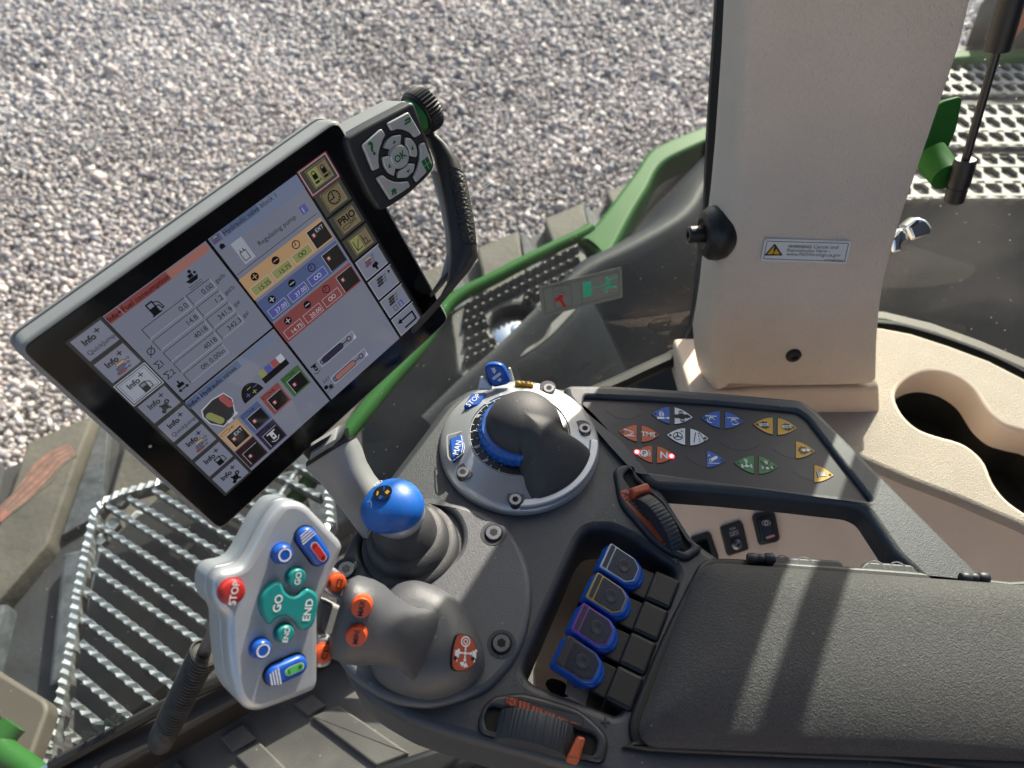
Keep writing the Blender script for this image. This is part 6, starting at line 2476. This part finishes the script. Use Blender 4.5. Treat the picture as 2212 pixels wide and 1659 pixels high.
for (x, y, m_, kind) in ((23.8, 114.6, 'u_orange', 'ext'), (42.8, 114.6, 'u_blue', ''), (62.6, 113.8, 'u_red', ''), (82.2, 113.4, 'u_green', ''), (23.8, 134.6, 'u_maroon', ''), (42.8, 134.6, 'u_purple', 'hitch')):
    x += 2.6
    u.r(x, y, 17, 19.2, m_, 2)
    u.r(x + 2.6, y + 5.4, 13, 12.4, 'u_white', 3)
    u.r(x + 2.9, y + 5.7, 12.7, 12.1, 'u_black', 4)
    if kind == 'hitch':
        u.r(x + 5.4, y + 7, 7.4, 1.2, 'u_white', 5)
        u.r(x + 7.4, y + 8, 3.4, 6.2, 'u_white', 5)
        u.c(x + 9.1, y + 11.4, .9, 'u_black', 6)
        u.ln([(x + 5.6, y + 14.4), (x + 7.6, y + 16), (x + 10.4, y + 16), (x + 12.6, y + 14)], .6, 'u_white', 5)
    else:
        u.lock(x + 6.0, y + 11.2, 5)
        if kind == 'ext':
            u.t('EXT', x + 8.2, y + 10.2, 4.0, 'u_white', 5)
    u.cyl(x + 2.0, y + 2.6, .95, m_, 5)
u.build('valve_pane', FM, dsp)
# pump pane
u = UI()
u.r(106.2, .8, 75.6, 156, 'u_pane', 0)
u.r(107, 1.2, 7.6, 5.2, 'u_bluebar', 1)
for i, m_ in enumerate(('u_orange', 'u_blue', 'u_red')):
    u.cyl(109.4 - i * .7, 2.2 + i * 1.5, .42, m_, 3 + i)
u.r(116, .9, 46, 5.4, 'u_bluebar', 1)
u.r(146, .9, 36, 5.4, 'u_bluebar2', 2)
u.t('Hydraulic valve block 1', 116.6, 5.2, 4.9, 'u_text', 4)
u.r(107, 7.0, 7.6, 5.0, 'u_bluebar2', 1)
u.p([(109, 11.4), (109, 9), (110.8, 7.8), (112.6, 9), (112.6, 11.4)], 'u_text', 3)
u.r(116, 7.0, 66, 5.0, 'u_bluebar2', 1)
u.r(116, 12.2, 9, 17, 'u_tile_sel', 1)
u.fr(117.2, 20.4, 5.0, 7.0, .5, 'u_text', 3)
u.r(118.2, 18.8, .6, 2.4, 'u_text', 3)
u.r(120.6, 18.8, .6, 2.4, 'u_text', 3)
u.t('Regulating pump', 131.6, 25.0, 5.0, 'u_text', 4)
u.r(170, 20.0, 5.6, 6.2, 'u_royal', 2)
u.t('1', 171.7, 25.2, 5.6, 'u_white', 4)
u.ln([(107, 31.4), (179.4, 31.2)], .35, 'u_text', 2)
for (y, m_, box, vals, tc_) in ((34.8, 'u_orange', 'u_olive', ('15.25', '15.75', 'oo'), 'u_text'), (55.6, 'u_blue', 'u_royal', ('37.00', '37.00', 'oo'), 'u_white'), (76.0, 'u_red', 'u_red', ('14.75', '20.00', 'oo'), 'u_white')):
    u.r(105.8, y, 74.4, 18.6, m_, 2)
    for i in range(3):
        x = 108.4 + i * 18.7
        u.fr(x - .3, y + 9.6, 16.0, 7.4, .3, 'u_white', 3)
        u.r(x, y + 9.9, 15.4, 6.8, box, 3)
        if i < 2:
            u.t(vals[i], x + 14.4, y + 15.6, 4.7, tc_, 5, 'R')
            u.c(x + 7.6, y + 5.0, 3.0, 'u_dark', 3)
            u.ln([(x + 5.9, y + 5.0), (x + 9.3, y + 5.0)], .6, m_ if y < 50 else 'u_white', 4)
            if i == 0:
                u.ln([(x + 7.6, y + 3.3), (x + 7.6, y + 6.7)], .6, m_ if y < 50 else 'u_white', 5)
        else:
            u.o(x + 5.9, y + 13.2, 1.7, 1.2, tc_, 5)
            u.o(x + 9.2, y + 13.2, 1.7, 1.2, tc_, 5)
            u.o(x + 7.6, y + 5.0, 3.2, 2.5, 'u_text', 3)
            u.ln([(x + 7.6, y + 2.9), (x + 7.6, y + 5.0), (x + 5.9, y + 5.0)], .5, 'u_text', 4)
    u.r(164.4, y + 2.6, 15.2, 14.8, 'u_white', 3)
    u.r(164.7, y + 2.9, 14.9, 14.5, 'u_black', 4)
    u.lock(168.2, y + 7.8, 6)
    if y < 40:
        u.t('EXT', 171.2, y + 7.4, 4.0, 'u_white', 6)
for (y, m_) in ((122, 'u_purple'), (141.2, 'u_salmon')):
    u.r(115.8, y, 36, 7.2, 'u_white', 2)
    u.r(116.1, y + .3, 35.4, 6.6, 'u_tile', 3)
    u.cap((121, y + 3.6), (137, y + 3.6), 2.7, 'u_text', 4)
    u.cap((121, y + 3.6), (137, y + 3.6), 2.2, m_, 5)
    u.ln([(139, y + 3.6), (144, y + 3.6)], .8, 'u_text', 4)
    u.o(146, y + 3.6, 2.2, 1.5, 'u_text', 4)
    u.o(118.4, y + 3.6, 2.0, 1.3, 'u_text', 4)
    u.p([(148.4, y + 6.8), (151.4, y + 6.8), (151.4, y + 3.4)], 'u_white', 5)
u.r(108.4, 122.4, 5, 1.2, 'u_text', 3)
u.r(109.8, 123, 2.6, 5.2, 'u_text', 3)
u.c(111, 126, .8, 'u_pane', 4)
u.ln([(108, 129), (110, 130.6), (113.2, 129.6)], .5, 'u_text', 3)
u.t('EXT', 109.4, 141.4, 3.6, 'u_text', 3)
u.c(108.6, 145, 1.8, 'u_text', 3)
u.c(112, 147.4, 1.4, 'u_text', 3)
u.o(112, 147.4, 2.2, 1.7, 'u_text', 3)
u.cyl(107.4, 149.4, .6, 'u_pane', 4)
u.build('pump_pane', FM, dsp)
# right soft keys
for k in range(8):
    y = 1.4 + 19.65 * k
    x = 184.6
    u = UI()
    u.r(x - .6, y - .5, 24.6, 17.8, 'u_key_sh' if k < 4 else 'u_tile', 1)
    if k == 0:
        u.fr(x - 1.6, y - 1.6, 26.4, 20.4, .9, 'u_crimson', 3)
        u.fr(x - .7, y - .7, 24.6, 18.6, .35, 'u_white', 4)
    if k < 4:
        u.r(x + 3.4, y + 1.2, 18.0, 14.4, 'u_key', 2)
        u.fr(x + 4.2, y + 2.0, 16.4, 12.8, .3, 'u_key2', 4)
        u.ln([(x + 4.2, y + 14.8), (x + 4.2, y + 2.0), (x + 20.6, y + 2.0)], .4, 'u_text', 5)
    else:
        u.fr(x - .4, y - .3, 24.2, 17.4, .35, 'u_white', 2)
        u.r(x + 22.6, y, 1.6, 17.4, 'u_col', 3)
    if k == 0:
        u.r(x + 4.6, y + 2.6, 8, 11.8, 'u_olive', 5)
        for dx in (8.2, 16.4):
            u.r(x + dx - 1.8, y + 6.4, 3.8, 3.8, 'u_text', 6)
            u.o(x + dx, y + 5.6, 1.7, 1.1, 'u_text', 6)
            u.cap((x + dx - 1.6, y + 12.2), (x + dx + .8, y + 12.2), .8, 'u_text', 6)
            u.o(x + dx + 2.8, y + 12, .9, .5, 'u_text', 6)
    elif k == 1:
        u.o(x + 12.4, y + 8.4, 5.2, 4.4, 'u_text', 5, 22)
        u.ln([(x + 12.4, y + 4.6), (x + 12.4, y + 8.6), (x + 8.8, y + 8.6)], .9, 'u_text', 6)
        for i in range(12):
            a = R(30 * i)
            u.ln([(x + 12.4 + 4.4 * math.cos(a), y + 8.4 + 4.4 * math.sin(a)), (x + 12.4 + 3.6 * math.cos(a), y + 8.4 + 3.6 * math.sin(a))], .5, 'u_text', 6)
    elif k == 2:
        u.t('PRIO', x + 5, y + 8.8, 7.2, 'u_text', 6, 'L', .03)
        u.cap((x + 7, y + 12), (x + 11.4, y + 12), 1.5, 'u_text', 6)
        u.cap((x + 7, y + 12), (x + 11.4, y + 12), 1.1, 'u_key', 7)
        u.o(x + 14.2, y + 11.2, 1.3, .8, 'u_text', 6)
        u.o(x + 17, y + 10.8, 1.3, .8, 'u_text', 6)
    elif k == 3:
        u.r(x + 4.6, y + 2.6, 8, 11.8, 'u_olive', 5)
        u.ln([(x + 6.4, y + 5), (x + 6.4, y + 12.6), (x + 11.8, y + 12.6)], .6, 'u_text', 6)
        u.ln([(x + 6.4, y + 12.6), (x + 11.4, y + 5.6)], .6, 'u_text', 7)
        u.ln([(x + 14.6, y + 5), (x + 14.6, y + 12.6), (x + 20, y + 12.6)], .6, 'u_text', 6)
        u.ln([(x + 14.6, y + 8.4), (x + 17.4, y + 8.4), (x + 17.4, y + 12.4)], .6, 'u_text', 7)
    elif k in (4, 5, 6):
        for i, m_ in enumerate(('u_orange', 'u_blue', 'u_red') if k == 4 else ('u_col', 'u_col', 'u_col')):
            u.cyl(x + 7.6 - i * .9, y + 3.2 + i * 2.2, .8, m_, 5 + 2 * i)
        if k == 4:
            u.p([(x + 10, y + 9.8), (x + 14.6, y + 9.0), (x + 15.6, y + 12), (x + 13.4, y + 13), (x + 13.4, y + 15.6), (x + 11.8, y + 15.6), (x + 11.4, y + 13), (x + 9.4, y + 12.2)], 'u_text', 6)
        elif k == 5:
            u.p([(x + 18.6, y + 1.6), (x + 20.8, y + 3.4), (x + 18.6, y + 5.2)], 'u_text', 6)
        else:
            u.fr(x + 6.6, y + 10.8, 3.6, 4.6, .45, 'u_text', 6)
            u.r(x + 12, y + 10.2, 4.4, 5.0, 'u_royal', 6)
            u.t('2', x + 13.1, y + 14.4, 4.4, 'u_white', 7)
    else:
        u.ln([(x + 5.4, y + 6.0), (x + 19.0, y + 6.0), (x + 19.0, y + 13.6), (x + 7, y + 13.6)], 1.5, 'u_text', 6)
        u.p([(x + 2.4, y + 6.0), (x + 6.6, y + 3.4), (x + 6.6, y + 8.6)], 'u_text', 7)
    u.build('soft_key', FM, dsp)

# ---- keypad at the upper right corner
HK = .006
kb = [(547, 725), (560, 690), (600, 662), (760, 568), (1000, 440), (1225, 322), (1262, 330), (1288, 385), (1400, 700), (1482, 955), (1476, 1012), (1410, 1110), (1200, 1300), (1000, 1430), (920, 1462), (880, 1440), (790, 1310), (670, 1060), (585, 860)]
KB = fillet(FM.uvs(crs('A', kb), HK), .004, 3)
mb = MB()
mb.plate(KB, -.030, HK, 'keypad', .0025, seg=3, bottom=True)
mb.plate(offs(ccw(KB), -.0008), -.030, -.004, 'housing', .001)
kpd = mb.build('keypad', FM, term)
PA = lambda h, *q: [FM.uv(cr('A', *p), h) for p in q]
KH = HK + .0026
KD = {'help': [(920, 600), (965, 660), (935, 720), (905, 800), (890, 880), (893, 960), (902, 1012), (832, 1046), (722, 775)],
      'back': [(985, 545), (1205, 425), (1340, 655), (1275, 695), (1230, 640), (1160, 610), (1085, 602), (1030, 625)],
      'menu': [(1322, 770), (1375, 742), (1457, 975), (1445, 1008), (1290, 1167), (1260, 1105), (1298, 1030), (1325, 930), (1332, 850)],
      'home': [(870, 1120), (935, 1087), (990, 1132), (1060, 1160), (1130, 1163), (1203, 1152), (1226, 1212), (1015, 1350)],
      'up': [(945, 802), (975, 730), (1040, 677), (1132, 660), (1122, 762), (1062, 778), (1016, 822)],
      'right': [(1175, 692), (1235, 702), (1285, 770), (1303, 850), (1292, 902), (1222, 886), (1215, 822), (1178, 772)],
      'left': [(932, 900), (1010, 885), (1030, 945), (1072, 1002), (1058, 1098), (1000, 1070), (948, 985)],
      'down': [(1098, 1052), (1188, 1000), (1202, 965), (1277, 970), (1262, 1050), (1190, 1115), (1092, 1120)]}
for nm, q in KD.items():
    mb = MB()
    o_ = fillet(PA(KH, *q), .0012, 3)
    mb.plate(offs(ccw(o_), -.0009), HK - .001, HK + .0003, 'seam')
    mb.plate(o_, HK, KH, 'key_silver', .0008, seg=3)
    G_ = 'key_green_print'
    if nm == 'help':
        c = PA(KH, (822, 805))[0]
        mb.text('?', c[0], c[1], .0135, G_, 2, KH, R(-4), 'C', .03)
    elif nm == 'back':
        mb.line(PA(KH, (1185, 505), (1215, 490), (1218, 520), (1170, 550)), .0014, G_, 2, KH)
        mb.poly(PA(KH, (1155, 522), (1182, 492), (1190, 522)), G_, 3, KH)
    elif nm == 'menu':
        c = V(PA(KH, (1398, 972))[0])
        for dx in (-.00185, .00185):
            for dy in (-.0024, .0024):
                mb.rect(c.x + dx - .0016, c.y + dy - .0022, .0032, .0044, G_, 2, KH)
    elif nm == 'home':
        mb.poly(PA(KH, (1018, 1258), (1048, 1222), (1082, 1240), (1072, 1252), (1080, 1280), (1062, 1290), (1055, 1268), (1045, 1272), (1050, 1298), (1032, 1300), (1028, 1262)), G_, 2, KH)
    else:
        tp_ = {'up': [(1035, 768), (1075, 738), (1050, 722)], 'right': [(1232, 828), (1262, 812), (1240, 775)], 'left': [(990, 1010), (1022, 1010), (1002, 962)], 'down': [(1178, 1048), (1215, 1022), (1205, 1065)]}[nm]
        mb.poly(PA(KH, *tp_), G_, 2, KH)
    mb.build('key', FM, kpd)
c = PA(KH, (1116, 892))[0]
mb = MB()
kr = .0083
mb.lathe([(kr + .0008, HK - .001), (kr + .0008, HK + .0003), (kr, HK + .0004), (kr, KH - .0006), (kr * .9, KH), (kr * .3, KH)], 'key_silver', 32, Matrix.Translation((c[0], c[1], 0)))
mb.text('OK', c[0], c[1], .0072, 'key_green_print', 2, KH, R(0), 'C', .03)
mb.build('key', FM, kpd)
# rotary knob behind the keypad, axis along the screen's long side
c = FM.uv(cr('A', 1322, 430), -.012)
Wk = FM.W() @ Matrix.Translation((c[0], c[1], -.012)) @ Matrix.Rotation(R(90), 4, 'Y')
mb = MB()
mb.lathe([(.0128, -.012), (.0140, -.0060), (.0140, -.003)], 'key_green', 40, Wk)
mb.lathe([(.0165, -.0045), (.0172, -.0028), (.0150, -.0024)], 'black_plastic', 40, Wk)
mb.lathe([(.0155, -.0028), (.0180, -.0022), (.0182, .0075), (.0172, .0098), (.012, .0105), (.004, .0105)], 'black_plastic', 144, Wk, rmod=lambda a, r, z: 1 - (.07 * (abs(math.sin(a * 18)) ** 3) if r > .0165 else 0))
mb.build('rotary_knob', None, term, 40)
# grab handle
def hs(p, t, w_, th, ang):
    c_ = at(p, t)
    a = (RT * math.cos(ang) - UP * math.sin(ang)) * (w_ * t / FPX)
    return (c_, a, FW * th, 3.0)


tk = (FM.w(.29, -.06) - EYE).dot(FW) + .016
HP_ = [((925, 300), 26, R(0)), ((950, 318), 28, R(20)), ((966, 350), 29, R(12)), ((978, 400), 29, R(8)), ((990, 460), 29, R(8)), ((1000, 520), 29, R(4)), ((1002, 560), 30, R(-10)), ((990, 598), 31, R(-38)), ((966, 632), 30, R(-50)), ((935, 668), 26, R(-52)), ((905, 700), 24, R(-52))]
mb = MB()
mb.loft([hs(p, tk, w_, .016, a) for p, w_, a in HP_], 'keypad', 24)
mb.build('grab_handle', None, term, 50)
mb = MB()
mb.loft([hs(p, tk - .001, w_, .0165, a) for p, w_, a in (((983, 374), 21, R(10)), ((984, 377), 24, R(10)), ((993, 430), 23.5, R(9)), ((1003, 480), 23.5, R(6)), ((1008, 528), 23, R(3)), ((1008, 532), 21, R(3)))], 'grip_knurl', 24) if False else None
mat('grip_knurl', (.014, .014, .015), .55, bump=(420, .0010, 'voronoi'))
mb = MB()
mb.loft([hs(p, tk - .0012, w_, .0162, a) for p, w_, a in (((984, 374), 20, R(10)), ((985, 377), 22, R(10)), ((995, 430), 21.5, R(9)), ((1004, 480), 21.5, R(6)), ((1009, 528), 21, R(3)), ((1009, 532), 19, R(3)))], 'grip_knurl', 24)
mb.build('grip_sleeve', None, term, 50)
mb = MB()
mb.loft([hs(p, tk + .010, 19, .012, a) for p, a in (((950, 380), R(8)), ((967, 440), R(8)), ((980, 500), R(4)), ((984, 550), R(-6)), ((968, 592), R(-35)), ((942, 626), R(-50)))], 'grey_arm', 16)
mb.build('handle_spine', None, term, 50)
# swivel arm below the screen
mb = MB()
def as_(p, w_, t, th, ang, pw=3.0):
    a = (RT * math.cos(ang) - UP * math.sin(ang)) * (w_ * .19293 * .7745 * t / FPX)
    return (at(cr('g4', *p), t), a, FW * th, pw)
mb.loft([as_((1480, 120), 390, .505, .022, R(-32)), as_((1560, 230), 370, .51, .023, R(-30)), as_((1660, 400), 320, .515, .023, R(-26)), as_((1800, 600), 300, .52, .022, R(-30)), as_((1960, 800), 300, .525, .022, R(-32)), as_((2200, 1100), 310, .53, .024, R(-34)), as_((2400, 1350), 320, .535, .024, R(-34))], 'grey_arm', 28)
mb.build('swivel_arm', None, term, 50)
mb = MB()
mb.loft([as_((1455, 60), 370, .497, .026, R(-32), 2.0), as_((1470, 110), 385, .500, .026, R(-32), 2.0)], 'black_plastic', 28)
mb.loft([as_((1400, -60), 330, .490, .030, R(-32), 2.2), as_((1455, 70), 300, .497, .024, R(-32), 2.2)], 'black_plastic', 28)
mb.build('swivel_ring', None, term, 50)
mb = MB()
mb.loft([as_((1440, -160), 260, .482, .012, R(-32), 5.0), as_((1400, 20), 230, .474, .010, R(-32), 5.0), as_((1330, 120), 190, .474, .006, R(-32), 5.0)], 'grey_arm', 24)
mb.build('clamp', None, term, 50)
